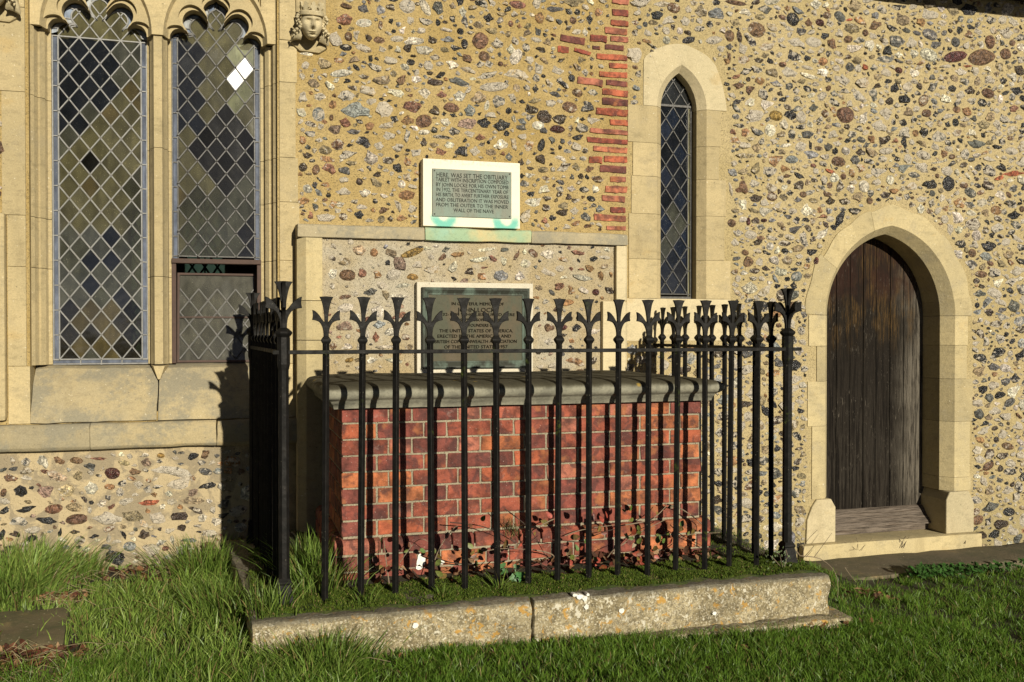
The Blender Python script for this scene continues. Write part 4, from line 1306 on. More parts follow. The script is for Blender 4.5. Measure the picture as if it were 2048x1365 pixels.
def excl(u, z, m=0.0):
    if u < .40 + m and z > -.665 - m and u > -1.125 - m: return True
    if u <= -1.125 - m and (-.665 - m < z < .60 + m or z > 1.27 - m): return True
    if .355 - m < u < 2.43 + m and -1.3 < z < .615 + m: return True
    if 1.13 - m < u < 1.75 + m and .6 < z < 1.025 + m: return True
    if 2.455 - m < u < 3.20 + m and -.08 - m < z < 1.44: return True
    if 2.56 - m < u < 3.165 + m and 1.4 < z < 1.74 + m: return True
    if 2.66 - m < u < 3.06 + m and 1.7 < z < 1.86 + m: return True
    if 3.785 - m < u < 5.14 + m and z < .14: return True
    if z >= .14 and abs(u - 4.46) < .70 + m:
        t = (abs(u - 4.46)) / (.70 + m)
        if z < .10 + (.775 + m) * math.sqrt(max(0, 1 - t ** 1.9)): return True
    if .35 < u < .62 + m and z > 1.60 - m: return True          # carved head
    return False


BR = """1990 10 95 35;1990 78 95 38;1985 138 100 35;1965 185 130 38;1710 235 140 40 4;1862 228 95 40;1985 232 100 32;1955 280 110 30;1655 293 65 38;1768 305 95 22 12;1850 282 45 20;1940 337 175 35;1978 388 105 30;1948 440 160 32;1813 480 145 42 5;1970 490 120 32;1960 545 150 38 3;1957 600 150 42;1940 658 180 42;1982 720 105 35;1922 772 215 30;1915 827 235 30;1930 878 195 32;1845 937 75 40;1963 934 130 38;1948 992 155 42;1975 1052 92 32;1965 1110 125 40;1950 1165 135 36 3;1975 1230 85 35;1930 1277 185 38 2;1965 1337 110 24"""
# ---- bricks of the old quoin, each with its own worn edge
def worn_brick(seed):
    r = random.Random(seed)
    mb = MB(); mb.box(-1, 1, -1, 1, -1, 1)
    bm = bmesh.new(); m_ = mesh('brick', mb.v, mb.f, None); bm.from_mesh(m_)
    es = [e for e in bm.edges if abs(e.verts[0].co.x - e.verts[1].co.x) > 1]
    bmesh.ops.subdivide_edges(bm, edges=es, cuts=5, use_grid_fill=True)
    for v in bm.verts:
        e = 1.0 if abs(abs(v.co.x) - 1) < .01 else .5
        v.co.z += r.gauss(0, .11) * (.5 + e * .3); v.co.x += r.gauss(0, .022); v.co.y += r.gauss(0, .14)
    bmesh.ops.bevel(bm, geom=[e for e in bm.edges if len(e.link_faces) == 2 and e.calc_face_angle(0) > .9], offset=.05, segments=1, affect='EDGES')
    bm.to_mesh(m_); bm.free()
    m_.materials.append(M['tile'])
    return m_


WORN = [worn_brick(s) for s in range(9)]
bricks = parse(BR, 2.926, 560, 0, WD)
for k, (u, z, w, h, _, tilt) in enumerate(bricks):
    c = R.choice([(.36, .10, .05), (.31, .08, .042), (.40, .14, .075), (.25, .062, .04), (.33, .12, .075), (.15, .05, .038)])
    put('brick', WORN[k % 9], wall, (u, WD + .004, z), rot=(0, R.uniform(-.03, .03) + (math.radians(float(tilt)) if tilt else 0), 0), scale=(w, .013, h * .95), color=(*c, 1))
brick_box = [(x[0], x[1], x[2] + .012, x[3] + .008) for x in bricks]

flints = []
grid = {}


def gkey(u, z): return (int(math.floor(u / .12)), int(math.floor(z / .12)))


def clash(u, z, w, h, gap):
    i, j = gkey(u, z)
    for a in range(i - 2, i + 3):
        for b in range(j - 2, j + 3):
            for (u2, z2, w2, h2) in grid.get((a, b), ()):
                dx, dz = (u - u2) / (w + w2 + gap), (z - z2) / (h + h2 + gap)
                if dx * dx + dz * dz < 1: return True
    return False


def addf(lst, F, gap=-.006):
    for q in F:
        u, z, w, h = q[:4]
        if any(abs(u - b[0]) < b[2] + w * .7 and abs(z - b[1]) < b[3] + h * .6 for b in brick_box): continue
        if clash(u, z, w, h, gap - .35 * min(w, h)): continue
        lst.append(q)
        grid.setdefault(gkey(u, z), []).append((u, z, w, h))


addf(flints, [q for q in parse(ZA, 2.926, 560, 0, WD) + parse(ZR, 2.412, 1200, 0, WD) + parse(ZD, 2.874, 0, 890, WD) if not excl(q[0], q[1], -.01)])
traced = len(flints)
KEYS_R = 'kkkkkgggggGGwwwtttbonnnntgk'
KEYS_L = 'kkgGwwwttbooonncrpg'


def fill(n_try, smin, smax, gap, ureg, zreg, keys, margin=.4):
    for _ in range(n_try):
        u, z = rf.uniform(*ureg), rf.uniform(*zreg)
        s = smin * (smax / smin) ** (rf.random() ** 1.7)
        asp = rf.uniform(.9, 2.1)
        w, h = s * math.sqrt(asp) / 2, s / math.sqrt(asp) / 2
        if excl(u, z, max(w, h) * .95): continue
        if z < gz(u, 5.6) - .05: continue
        if any(abs(u - b[0]) < b[2] + w and abs(z - b[1]) < b[3] + h for b in brick_box): continue
        if clash(u, z, w, h, gap): continue
        flints.append([u, z, w, h, rf.normal(0, .35), keys[int(rf.integers(len(keys)))]])
        grid.setdefault(gkey(u, z), []).append((u, z, w, h))


for (ureg, zreg, keys, dens) in (((3.1, 6.4), (-1.7, 2.6), KEYS_R, 1.0), ((.38, 3.1), (-.1, 2.6), KEYS_R, .4), ((-2.0, .5), (-1.5, -.64), KEYS_L, .35), ((-2.2, -1.1), (.5, 2.4), KEYS_L, .5), ((2.3, 3.9), (-1.7, -.05), KEYS_R, .85)):
    ar = (ureg[1] - ureg[0]) * (zreg[1] - zreg[0])
    fill(int(260 * ar * dens), .075, .11, .002, ureg, zreg, keys)
    fill(int(2000 * ar * dens), .045, .078, .002, ureg, zreg, keys)
    fill(int(3600 * ar * dens), .024, .046, .002, ureg, zreg, keys)
    if dens > .4: fill(int(700 * ar * dens), .012, .026, .005, ureg, zreg, keys)


def flint_xf(q, D):
    u, z, w, h, rot, key = q
    dep = .012 + .30 * min(w, h) + (.006 if key in 'BmLy' else 0)
    return Vector((u, D + .004, z)), Matrix.Rotation(-rot, 3, 'Y') @ Matrix.Diagonal((w * 1.06, min(dep, .036), h * 1.06))


def flint_tone(key):
    c = TONES[key]
    j = R.uniform(.75, 1.28)
    return (c[0] * j, c[1] * j * R.uniform(.95, 1.05), c[2] * j * R.uniform(.92, 1.06), max(0, min(1, c[3] * R.uniform(.3, 1.8))))


def shape_for(key):
    return R.choice(ROUND) if key in 'BmLy' or (key == 'b' and R.random() < .4) or R.random() < .1 else R.choice(SHARP)


def lay_flints(F, D, parent, limit, chips='flint_chips'):
    def size(q):
        x, y = to_px(q[0], D, q[1])
        if not (-10 < x < 2058 and -10 < y < 1375): return -1
        if .15 < q[0] < 2.45 and q[1] < -.35: return -1
        return q[2] * q[3] / (q[0] ** 2 + D ** 2)
    F = sorted(F, key=size, reverse=True)
    for q in F[:limit]:
        loc, m = flint_xf(q, D)
        me = shape_for(q[5])
        o = put('flint', me, parent, loc, color=flint_tone(q[5]))
        o.rotation_euler = (0, -q[4], 0)
        s = m.to_scale()
        o.scale = (q[2] * 1.06, s.y, q[3] * 1.06)
    rest = F[limit:]
    if not rest: return
    V, T, C = [], [], []
    nb = 0
    cache = {}
    for q in rest:
        me = shape_for(q[5])
        if me.name not in cache:
            a = np.empty(len(me.vertices) * 3, np.float32); me.vertices.foreach_get('co', a)
            t = np.empty(len(me.polygons) * 3, np.int32); me.polygons.foreach_get('vertices', t)
            cache[me.name] = (a.reshape(-1, 3), t.reshape(-1, 3))
        a, t = cache[me.name]
        loc, m = flint_xf(q, D)
        V.append(a @ np.array(m).T + np.array(loc)); T.append(t + nb); nb += len(a)
        C.append(np.repeat(np.array([flint_tone(q[5])], np.float32), len(a), 0))
    V, T, C = np.concatenate(V), np.concatenate(T), np.concatenate(C)
    o = np_mesh(chips, V, T, M['flints'], C, parent, smooth=34)
    tag(o, kind='stuff')


def np_mesh(name, V, T, mat, C=None, parent=None, smooth=None):
    me = bpy.data.meshes.new(name)
    me.vertices.add(len(V)); me.vertices.foreach_set('co', np.ascontiguousarray(V, np.float32).ravel())
    me.loops.add(T.size); me.loops.foreach_set('vertex_index', np.ascontiguousarray(T, np.int32).ravel())
    me.polygons.add(len(T)); me.polygons.foreach_set('loop_start', np.arange(0, T.size, T.shape[1], dtype=np.int32))
    me.polygons.foreach_set('loop_total', np.full(len(T), T.shape[1], np.int32))
    me.update(calc_edges=True)
    if C is not None:
        at_ = me.color_attributes.new('tone', 'FLOAT_COLOR', 'POINT')
        at_.data.foreach_set('color', np.ascontiguousarray(C, np.float32).ravel())
    me.materials.append(mat)
    if smooth is not None:
        me.polygons.foreach_set('use_smooth', np.ones(len(T), bool))
        if smooth < 179: me.set_sharp_from_angle(angle=math.radians(smooth))
    o = bpy.data.objects.new(name, me)
    link(o, W[parent.name] if parent else (0, 0, 0), parent)
    if parent: o.location = -W[parent.name]; W[o.name] = Vector((0, 0, 0))
    return o


lay_flints(flints, WD, wall, 300)
print('FLINTS', traced, len(flints), flush=True)

# ---------------------------------------------------------------- carved heads at the springing of the window hood
def carved_head(cu, cz, sc, dx, label):
    """crowned stone head looking out from the wall; own coordinates: x right, y towards the wall, z up"""
    H = MB()
    nu, nv = 72, 56
    V = []
    for j in range(nv + 1):
        t = math.pi * j / nv
        for i in range(nu):
            p = 2 * math.pi * i / nu
            x, y, z = math.sin(t) * math.sin(p), -math.sin(t) * math.cos(p), math.cos(t)
            hx = .061 * (1 - .26 * max(0, -z) ** 1.6)
            P = Vector((x * hx, y * .070, z * .086))
            if y < 0:
                def gs(a, b, sx, sz): return math.exp(-((P.x - a) / sx) ** 2 - ((P.z - b) / sz) ** 2)
                d = 0
                d += .034 * gs(0, -.014, .0095, .012) + .020 * gs(0, .012, .0085, .026)      # nose
                d -= .022 * (gs(-.024, .013, .0145, .0095) + gs(.024, .013, .0145, .0095))         # eye hollows
                d += .013 * (gs(-.024, .0115, .010, .0055) + gs(.024, .0115, .010, .0055))         # lids
                d += .009 * (gs(-.024, .029, .019, .006) + gs(.024, .029, .019, .006))           # brows
                d += .014 * gs(0, -.0405, .017, .0042) + .014 * gs(0, -.0505, .014, .0045) - .014 * gs(0, -.0455, .018, .0022)
                d += .014 * gs(0, -.070, .018, .011) - .008 * gs(0, -.0585, .02, .005)           # chin
                d += .006 * (gs(-.034, -.022, .016, .018) + gs(.034, -.022, .016, .018))
                P.y -= d
            V.append(P)
    F = []
    for j in range(nv):
        for i in range(nu):
            i2 = (i + 1) % nu
            F.append((j * nu + i, j * nu + i2, (j + 1) * nu + i2, (j + 1) * nu + i))
    H.add(V, F)
    base = Vector((cu, WD - .125, cz))
    tilt = Matrix.Rotation(math.radians(12), 3, 'X') @ Matrix.Rotation(dx, 3, 'Z')

    def place(m, name, par, sm=40):
        return part(name, [base + (tilt @ Vector(p)) * sc for p in m.v], m.f, M['newstone'], par, sm)
    h = place(H, 'carved_head', church, 50)
    tag(h, label)
    r = random.Random(5)
    for s in (-1, 1):
        hair = MB()
        for k in range(9):
            z0 = .050 - k * .0125
            c = Vector((s * (.058 + .016 * math.sin(k * .9) + .0025 * k), -.008 + .01 * math.cos(k * 1.7), z0))
            pts = [c + Vector((s * .004 * math.sin(a), -.011 * math.cos(a), .012 * math.sin(a))) * (1 - .09 * a) + Vector((s * .006 * a / 3, 0, -.003 * a)) for a in (0, .9, 1.8, 2.7, 3.6, 4.5)]
            hair.tube(pts, [.0085, .0095, .009, .0075, .006, .003], 6)
        place(hair, 'hair', h, 60)
    cr = MB()
    n = 30
    ring = []
    for k, (rr, z) in enumerate(((.063, .044), (.068, .046), (.0685, .064), (.065, .066), (.064, .07), (.058, .07))):
        ring.append([(math.sin(2 * math.pi * i / n) * rr, -math.cos(2 * math.pi * i / n) * rr * 1.12, z) for i in range(n)])
    v, f = loft(ring, True)
    cr.add(v, f)
    for k in range(9):
        a = 2 * math.pi * k / 9
        d = Vector((math.sin(a), -math.cos(a) * 1.12, 0)); t = Vector((math.cos(a), math.sin(a) * 1.1, 0))
        leaf = [(-.007, 0), (-.012, .014), (-.020, .020), (-.017, .031), (-.008, .030), (-.011, .042), (0, .052), (.011, .042), (.008, .030), (.017, .031), (.020, .020), (.012, .014), (.007, 0)]
        m = len(leaf)
        v = [d * (.062 + .10 * p[1]) + t * p[0] + Vector((0, 0, .066 + p[1])) for p in leaf] + [d * (.050 + .10 * p[1]) + t * p[0] + Vector((0, 0, .066 + p[1])) for p in leaf]
        f = [tuple(range(m)), tuple(m + i for i in reversed(range(m)))] + [(i, m + i, m + (i + 1) % m, (i + 1) % m) for i in range(m)]
        cr.add(v, f)
    place(cr, 'crown', h, 35)
    bk = MB()
    u = .105 * sc
    q = [(cu - u, cz - .085 * sc), (cu - u * .55, cz - .125 * sc), (cu + u * .5, cz - .13 * sc), (cu + u * .92, cz - .10 * sc), (cu + u * .86, cz + .3), (cu - u * .78, cz + .3), (cu - u * .74, cz + .02), (cu - u, cz - .02)]
    v, f = prism(q, 5.635, WD + .05)
    bk.add(v, f)
    bk.out('corbel_block', M['stone'], h, 30, bev=.012)
    for s in (-1, 1):
        sh = MB()
        rings = []
        for k in range(7):
            t = k / 6
            c = Vector((s * (.052 + .055 * t), .02 + .03 * t, -.075 + .035 * math.sin(t * 3) - .03 * t))
            rr = .030 * math.sin(math.pi * min(.96, .12 + t * .8))
            rings.append([c + Vector((rr * .5 * math.cos(a), rr * math.sin(a), rr * 1.25 * math.cos(a + .6))) for a in [2 * math.pi * i / 9 for i in range(9)]])
        v, f = loft(rings, True)
        sh.add(v, f)
        place(sh, 'collar_leaf', h, 50)
    return h


hu, hz = at(622, 52, WD - .1)
carved_head(hu, hz, 1.0, math.radians(4), 'carved stone head with a crown and curled hair, eyes open')
hu2, hz2 = at(-2, 2, WD - .1)
carved_head(hu2 - .02, hz2 + .045, 1.0, math.radians(-10), 'carved stone head only partly in view at the corner of the picture')

# ---------------------------------------------------------------- memorial panel: coping on shafts round a flint field
PF, PY = 5.50, 5.535                                            # frame front, flint field
pu0, pu1 = at(595, 600, PF)[0], at(1257, 600, PF)[0]
zc1, zc0 = at(760, 452, PF)[1], at(760, 478, PF)[1]
panel = thing('wall_monument', ((pu0 + pu1) / 2, PF, -1.2), 'raised stone framed flint panel under a flat coping, behind the brick tomb', 'wall monument')
mb = MB(); mb.box(pu0 + .02, pu1 - .02, PY, WD - .002, -1.25, zc0)
field = mb.out('flint_field', M['lime'], panel)
lu = [pu0, at(850, 470, PF)[0], at(1063, 480, PF)[0], pu1]
for k in range(3):
    q = [(PF, zc0), (PF, zc1 - .012), (PF + .012, zc1), (WD - .002, zc1 + .006), (WD - .002, zc0)]
    d = -.004 if k == 1 else 0
    v, f = loft([[(u, y + d, z) for y, z in q] for u in (lu[k] + .001, lu[k + 1] - .001)], True)
    mb = MB(); mb.add(v, f)
    mt = M['coping']
    if k == 1:
        n = NT('copper_stained_limestone')
        c = n.mix(n.ramp(n.noise(3.2, 4, .6), .36, .62), (.55, .44, .22), (.30, .42, .27))
        c = n.mix(n.ramp(n.noise(7, 4, .6), .5, .7, 0, .7), c, (.27, .46, .36))
        c = n.mix(n.ramp(n.noise(60, 3, .6), .5, .7, 0, .4), c, n.scale(c, .6))
        mt = n.done(c, .92, n.bump(n.noise(70, 4, .6), .004, .5))
    o = mb.out('coping_stone', mt, panel, 30, bev=.006)
    roughen(o, 3, .006, 9, k)
lsh = at(645, 600, PF)[0]
for zt, zb in ((zc0 - .003, .168), (.165, -.055), (-.058, -1.2)):
    q = [(pu0, WD - .002), (pu0, PF + .045), (pu0 + .048, PF), (lsh, PF), (lsh, PY + .02), (lsh, WD - .002)]
    v, f = loft([[(x, y, z) for x, y in q] for z in (zb, zt)], True)
    mb = MB(); mb.add(v, f); mb.out('shaft_stone', M['buff'], panel, 30, bev=.003)
rsh, rsh2 = at(1233, 560, PF)[0], at(1206, 650, PF)[0]
for zt, zb, x in ((zc0 - .003, .182, rsh), (.179, -1.2, rsh2)):
    q = [(x, WD - .002), (x, PF), (pu1 - .02, PF), (pu1, PF + .02), (pu1, WD - .002)]
    v, f = loft([[(a, y, z) for a, y in q] for z in (zb, zt)], True)
    mb = MB(); mb.add(v, f); mb.out('shaft_stone', M['newstone'], panel, 30, bev=.005)
grid.clear()
pf_ = []
pl0, pl1 = at(830, 570, PF), at(1069, 750, PF)


def keep_panel(q):
    if pl0[0] - q[2] < q[0] < pl1[0] + q[2] and q[1] < pl0[1] + q[3]: return False
    return lsh < q[0] - q[2] * .8 and q[0] + q[2] * .8 < (rsh if q[1] > .18 else rsh2) and q[1] + q[3] < zc0


_bb, brick_box = brick_box, []
addf(pf_, [q for q in parse(ZC2, 2.926, 1000, 420, PY) + parse(ZC, 2.926, 480, 420, PY) if keep_panel(q)])
for _ in range(1400):
    u, z = rf.uniform(lsh, rsh), rf.uniform(-.33, zc0)
    s = rf.uniform(.014, .045)
    q = [u, z, s * rf.uniform(.5, .9), s * rf.uniform(.35, .6), rf.normal(0, .4), KEYS_L[int(rf.integers(len(KEYS_L)))]]
    if keep_panel(q) and not clash(u, z, q[2], q[3], .012):
        pf_.append(q); grid.setdefault(gkey(u, z), []).append((u, z, q[2], q[3]))
lay_flints(pf_, PY, field, 140)


# ---------------------------------------------------------------- plaques
def lettering(name, lines, x0, x1, z_top, lead, y, mat, parent, sizes=None, depth=.0012):
    """one text mesh: each line set by hand to its own width"""
    V, F = [], []
    nb = 0
    for k, ln in enumerate(lines):
        txt, (a, b), hgt = ln
        cu = bpy.data.curves.new('lettering', 'FONT')
        cu.body = txt; cu.size = 1.0; cu.extrude = .02; cu.resolution_u = 2
        o = bpy.data.objects.new('lettering', cu)
        COL.objects.link(o)
        me = bpy.data.meshes.new_from_object(o.evaluated_get(bpy.context.evaluated_depsgraph_get()))
        bpy.data.objects.remove(o); bpy.data.curves.remove(cu)
        vs_ = [v.co.copy() for v in me.vertices]
        lo, hi = min(v.x for v in vs_), max(v.x for v in vs_)
        sx = (b - a) * (x1 - x0) / (hi - lo)
        sz = hgt / .70
        zb = z_top - k * lead - hgt
        V += [(x0 + a * (x1 - x0) + (v.x - lo) * sx, y - depth - v.z / .02 * depth, zb + v.y * sz) for v in vs_]
        F += [tuple(i + nb for i in p.vertices) for p in me.polygons]
        nb += len(vs_)
        bpy.data.meshes.remove(me)
    return part(name, V, F, mat, parent, fix=False)


UY = 5.585
a, b = at(846, 318, UY), at(1040, 458, UY)
zt_, zb_ = at(943, 322, UY)[1], at(943, 455, UY)[1]
up = thing('obituary_plaque', ((a[0] + b[0]) / 2, UY, zb_), 'small white stone plaque with a green bronze tablet, standing on the coping', 'plaque', 'memorial plaques')
n = NT('verdigris_streaked_limestone')
x_, y_, z_ = n.xyz()
def ringmask(cx, cz, r):
    dx = n.math('SUBTRACT', x_, cx); dz = n.math('MULTIPLY', n.math('SUBTRACT', z_, cz), .9)
    d = n.math('SQRT', n.math('ADD', n.math('MULTIPLY', dx, dx), n.math('MULTIPLY', dz, dz)))
    d = n.math('ADD', d, n.math('MULTIPLY', n.math('SUBTRACT', n.noise(30, 3), .5), .035))
    return n.ramp(n.math('ABSOLUTE', n.math('SUBTRACT', d, r)), .040, .010)
c = n.mix(n.ramp(n.noise(4, 4), .35, .65), (.76, .71, .58), (.70, .66, .54))
pa, pb = at(885, 432, UY), at(1012, 436, UY)
g1 = n.math('MULTIPLY', n.math('MAXIMUM', ringmask(pa[0] + .01, pa[1] + .01, .058), ringmask(pb[0], pb[1], .062)), n.ramp(z_, pa[1] + .03, pa[1] - .03))
c = n.mix(n.math('MULTIPLY', g1, .95), c, (.14, .46, .38))
c = n.mix(n.math('MULTIPLY', n.ramp(z_, zt_ - .05, zt_, 0, .6), n.ramp(n.noise(60, 3), .45, .7)), c, (.42, .37, .28))
white_stain = n.done(c, .9, n.bump(n.noise(90, 4), .002, .5))
mb = MB(); mb.box(a[0], b[0], UY, WD + .01, zb_, zt_)
mb.out('stone_slab', white_stain, up, 30, bev=.003)
p0, p1 = at(865, 337, UY - .01), at(1023, 437, UY - .01)
pz1, pz0 = at(944, 341, UY - .01)[1], at(944, 435, UY - .01)[1]
mb = MB(); mb.box(p0[0], p1[0], UY - .010, UY + .002, pz0, pz1)
mb.out('bronze_plate', M['bronze'], up, 30, bev=.001)
mb = MB()
for x in (p0[0] + .012, p1[0] - .012):
    for z in (pz0 + .012, pz1 - .012): mb.box(x - .004, x + .004, UY - .0135, UY - .009, z - .004, z + .004)
mb.out('fixing_screw', M['bronzef'], up, bev=.001)
ph = pz1 - pz0
lettering('lettering', [
    ('HERE. WAS SET THE OBITUARY', (.05, .95), .0262), ('TABLET WITH INSCRIPTION COMPOSED', (.04, .96), .0225), ('BY JOHN LOCKE FOR HIS OWN TOMB', (.045, .96), .0225),
    ('IN 1932, THE TERCENTENARY YEAR OF', (.05, .955), .0215), ('HIS BIRTH, TO AVERT FURTHER EXPOSURE', (.045, .96), .0215), ('AND OBLITERATION IT WAS MOVED', (.04, .965), .0215),
    ('FROM THE OUTER TO THE INNER', (.045, .955), .0215), ('WALL OF THE NAVE', (.26, .77), .0215)], p0[0], p1[0], pz1 - .022, .0298, UY - .0102, M['letter'], up)

LY = 5.485
a, b = at(834, 565, LY), at(1066, 748, LY)
zt_, zb_ = at(950, 566, LY)[1], -.262
low = thing('memorial_plaque', ((a[0] + b[0]) / 2, LY, zb_), 'larger dark bronze memorial plaque in a pale stone surround, behind the railing spikes', 'plaque', 'memorial plaques')
mb = MB(); mb.box(a[0], b[0], LY, PY + .002, zb_, zt_)
mb.out('stone_surround', M['white'], low, 30, bev=.003)
i0, i1 = at(844, 575, LY - .02), at(1059, 737, LY - .02)
zi1, zi0 = at(950, 576, LY - .02)[1], at(950, 737, LY - .02)[1]
rings = []
for o_, y in ((0, LY + .002), (0, LY - .022), (.006, LY - .028), (.014, LY - .026), (.034, LY - .010), (.037, LY - .012), (.042, LY - .012), (.044, LY - .004), (.044, LY + .002)):
    rings.append([(i0[0] + o_, y, zi0 + o_), (i1[0] - o_, y, zi0 + o_), (i1[0] - o_, y, zi1 - o_), (i0[0] + o_, y, zi1 - o_)])
v, f = loft(rings, True, False)
mb = MB(); mb.add(v, f); mb.out('moulded_frame', M['bronzef'], low, 20)
mb = MB(); mb.box(i0[0] + .043, i1[0] - .043, LY - .006, LY + .002, zi0 + .043, zi1 - .043)
mb.out('bronze_plate', M['bronze2'], low)
lettering('lettering', [
    ('IN GRATEFUL MEMORY OF', (.24, .80), .0175), ('JOHN LOCKE', (.30, .74), .026), ('1632-1704 WHO LIES BURIED HERE', (.10, .92), .0165), ('WHOSE PHILOSOPHY GUIDED', (.22, .80), .0165),
    ('THE FOUNDERS OF', (.33, .70), .018), ('THE UNITED STATES OF AMERICA.', (.11, .90), .019), ('ERECTED BY THE AMERICAN AND', (.09, .88), .019),
    ('BRITISH COMMONWEALTH ASSOCIATION', (.06, .94), .019), ('OF THE UNITED STATES 1957', (.16, .84), .019)], i0[0] + .043, i1[0] - .043, zi1 - .085, .0315, LY - .0062, M['letter2'], low, depth=.0025)

# ---------------------------------------------------------------- brick chest tomb
TU0, TU1, TD0, TD1 = .522, 2.388, 4.53, 5.47
TZ1, PIT = -.362, .0767
tomb = thing('chest_tomb', ((TU0 + TU1) / 2, TD0, -1.2), 'red brick chest tomb with a thick moulded stone slab on top, inside the railing', 'tomb')
mb = MB(); mb.box(TU0 + .006, TU1 - .006, TD0 + .006, TD1, -1.25, TZ1 + .03)
mb.box(TU0 - .030, TU1 + .030, TD0 - .030, TD1, -1.25, TZ1 - 8.75 * PIT)
core = mb.out('mortar_core', M['joint'], tomb)
# slab
lv = [(.040, TZ1 - .003), (.046, TZ1 + .018), (.050, TZ1 + .020), (.054, TZ1 + .030), (.064, TZ1 + .038), (.070, TZ1 + .040), (.083, TZ1 + .050), (.089, TZ1 + .063), (.088, TZ1 + .077), (.080, TZ1 + .090), (.066, TZ1 + .099), (.045, TZ1 + .104), (-.02, TZ1 + .112), (-.1, TZ1 + .115)]
rings = []
for o_, z in lv:
    y1 = PF - .002
    ring = []
    n1, n2 = 10, 24
    P4 = [(TU0 - o_, y1), (TU0 - o_, TD0 - o_), (TU1 + o_, TD0 - o_), (TU1 + o_, y1)]
    for (p, q, nn) in ((P4[0], P4[1], n1), (P4[1], P4[2], n2), (P4[2], P4[3], n1), (P4[3], P4[0], n2)):
        for k in range(nn):
            t = k / nn
            ring.append((p[0] + (q[0] - p[0]) * t, p[1] + (q[1] - p[1]) * t, z))
    rings.append(ring)
v, f = loft(rings, True, True)
v = [Vector(p) + Vector((0, 0, 1)) * .004 * noise.noise(Vector(p) * 5) + Vector((.003 * noise.noise(Vector(p) * 8 + Vector((3, 0, 0))), .003 * noise.noise(Vector(p) * 8), 0)) for p in v]
mb = MB(); mb.add(v, f); mb.out('slab', M['slab'], tomb, 50)
bmesh_cache = {}


def brick_mesh(L, Hh, Dp, seed, round_top=False):
    key = (round(L, 3), round(Hh, 3), round(Dp, 3), seed, round_top)
    if key in bmesh_cache: return bmesh_cache[key]
    r = random.Random(hash(key) % 9999)
    mb = MB(); mb.box(-L / 2, L / 2, 0, Dp, 0, Hh)
    m_ = mesh('brick', mb.v, mb.f, M['brick'])
    bm = bmesh.new(); bm.from_mesh(m_)
    if round_top:
        es = [e for e in bm.edges if all(abs(q.co.y) < 1e-6 and abs(q.co.z - Hh) < 1e-6 for q in e.verts)]
        bmesh.ops.bevel(bm, geom=es, offset=.034, segments=4, profile=.5, affect='EDGES')
    es = [e for e in bm.edges if len(e.link_faces) == 2 and e.calc_face_angle(0) > .9]
    bmesh.ops.bevel(bm, geom=es, offset=.0035, segments=1, affect='EDGES')
    for q in bm.verts:
        q.co += Vector((r.gauss(0, .0010), r.gauss(0, .0008), r.gauss(0, .0010)))
    bm.to_mesh(m_); bm.free()
    bmesh_cache[key] = m_
    return m_


REDS = [(.30, .078, .036), (.36, .115, .045), (.22, .058, .034), (.20, .052, .036), (.27, .075, .045), (.40, .135, .055), (.19, .05, .036), (.17, .048, .036), (.29, .10, .065), (.24, .062, .036)]


def course(z0, hgt, x0, x1, odd, face, round_top=False, jt=.0088):
    S, Hd = .2165, .1045
    x = x0
    seq = []
    k = 0
    if odd: seq = [Hd, .048]
    while sum(seq) + jt * len(seq) < (x1 - x0):
        seq.append(S if k % 2 == 0 else Hd); k += 1
    for w_ in seq:
        xe = min(x + w_, x1)
        L = round(xe - x, 3)
        if L < .02: break
        c = R.choice(REDS)
        j = R.uniform(.85, 1.15)
        me = brick_mesh(L, hgt - jt, .09, R.randrange(4) if L > .1 else 0, round_top)
        face(me, (x + xe) / 2, z0 + jt / 2, (c[0] * j, c[1] * j, c[2] * j, 1))
        x = xe + jt
        if x >= x1 - .02: break


def tomb_face(off):
    return (lambda me, u, z, c: put('brick', me, core, (u, TD0 - off + R.uniform(-.0012, .0012), z), color=c),
            lambda me, d, z, c: put('brick', me, core, (TU0 - off, d, z), rot=(0, 0, -math.pi / 2), color=c),
            lambda me, d, z, c: put('brick', me, core, (TU1 + off, d, z), rot=(0, 0, math.pi / 2), color=c))


ff = tomb_face(0)
for k in range(8):
    z0 = TZ1 - (k + 1) * PIT
    course(z0, PIT, TU0, TU1, k % 2 == 1, ff[0])
    course(z0, PIT, TD0 + .10, TD1, k % 2 == 0, ff[1])
    course(z0, PIT, TD0 + .10, TD1, k % 2 == 0, ff[2])
fb = tomb_face(.038)
for k in range(8, 11):
    z0 = TZ1 - (k + 1) * PIT - .002
    course(z0, PIT, TU0 - .038, TU1 + .038, k % 2 == 1, fb[0], k == 8)
    course(z0, PIT, TD0 + .07, TD1, k % 2 == 0, fb[1], k == 8)
    course(z0, PIT, TD0 + .07, TD1, k % 2 == 0, fb[2], k == 8)

# ---------------------------------------------------------------- iron railing
RD, RZ, SOIL = 4.166, -.094, -1.160
rail_o = thing('iron_railing', (1.45, RD, SOIL), 'black wrought iron railing with fleur-de-lis spikes standing on the kerb round the tomb', 'railing')


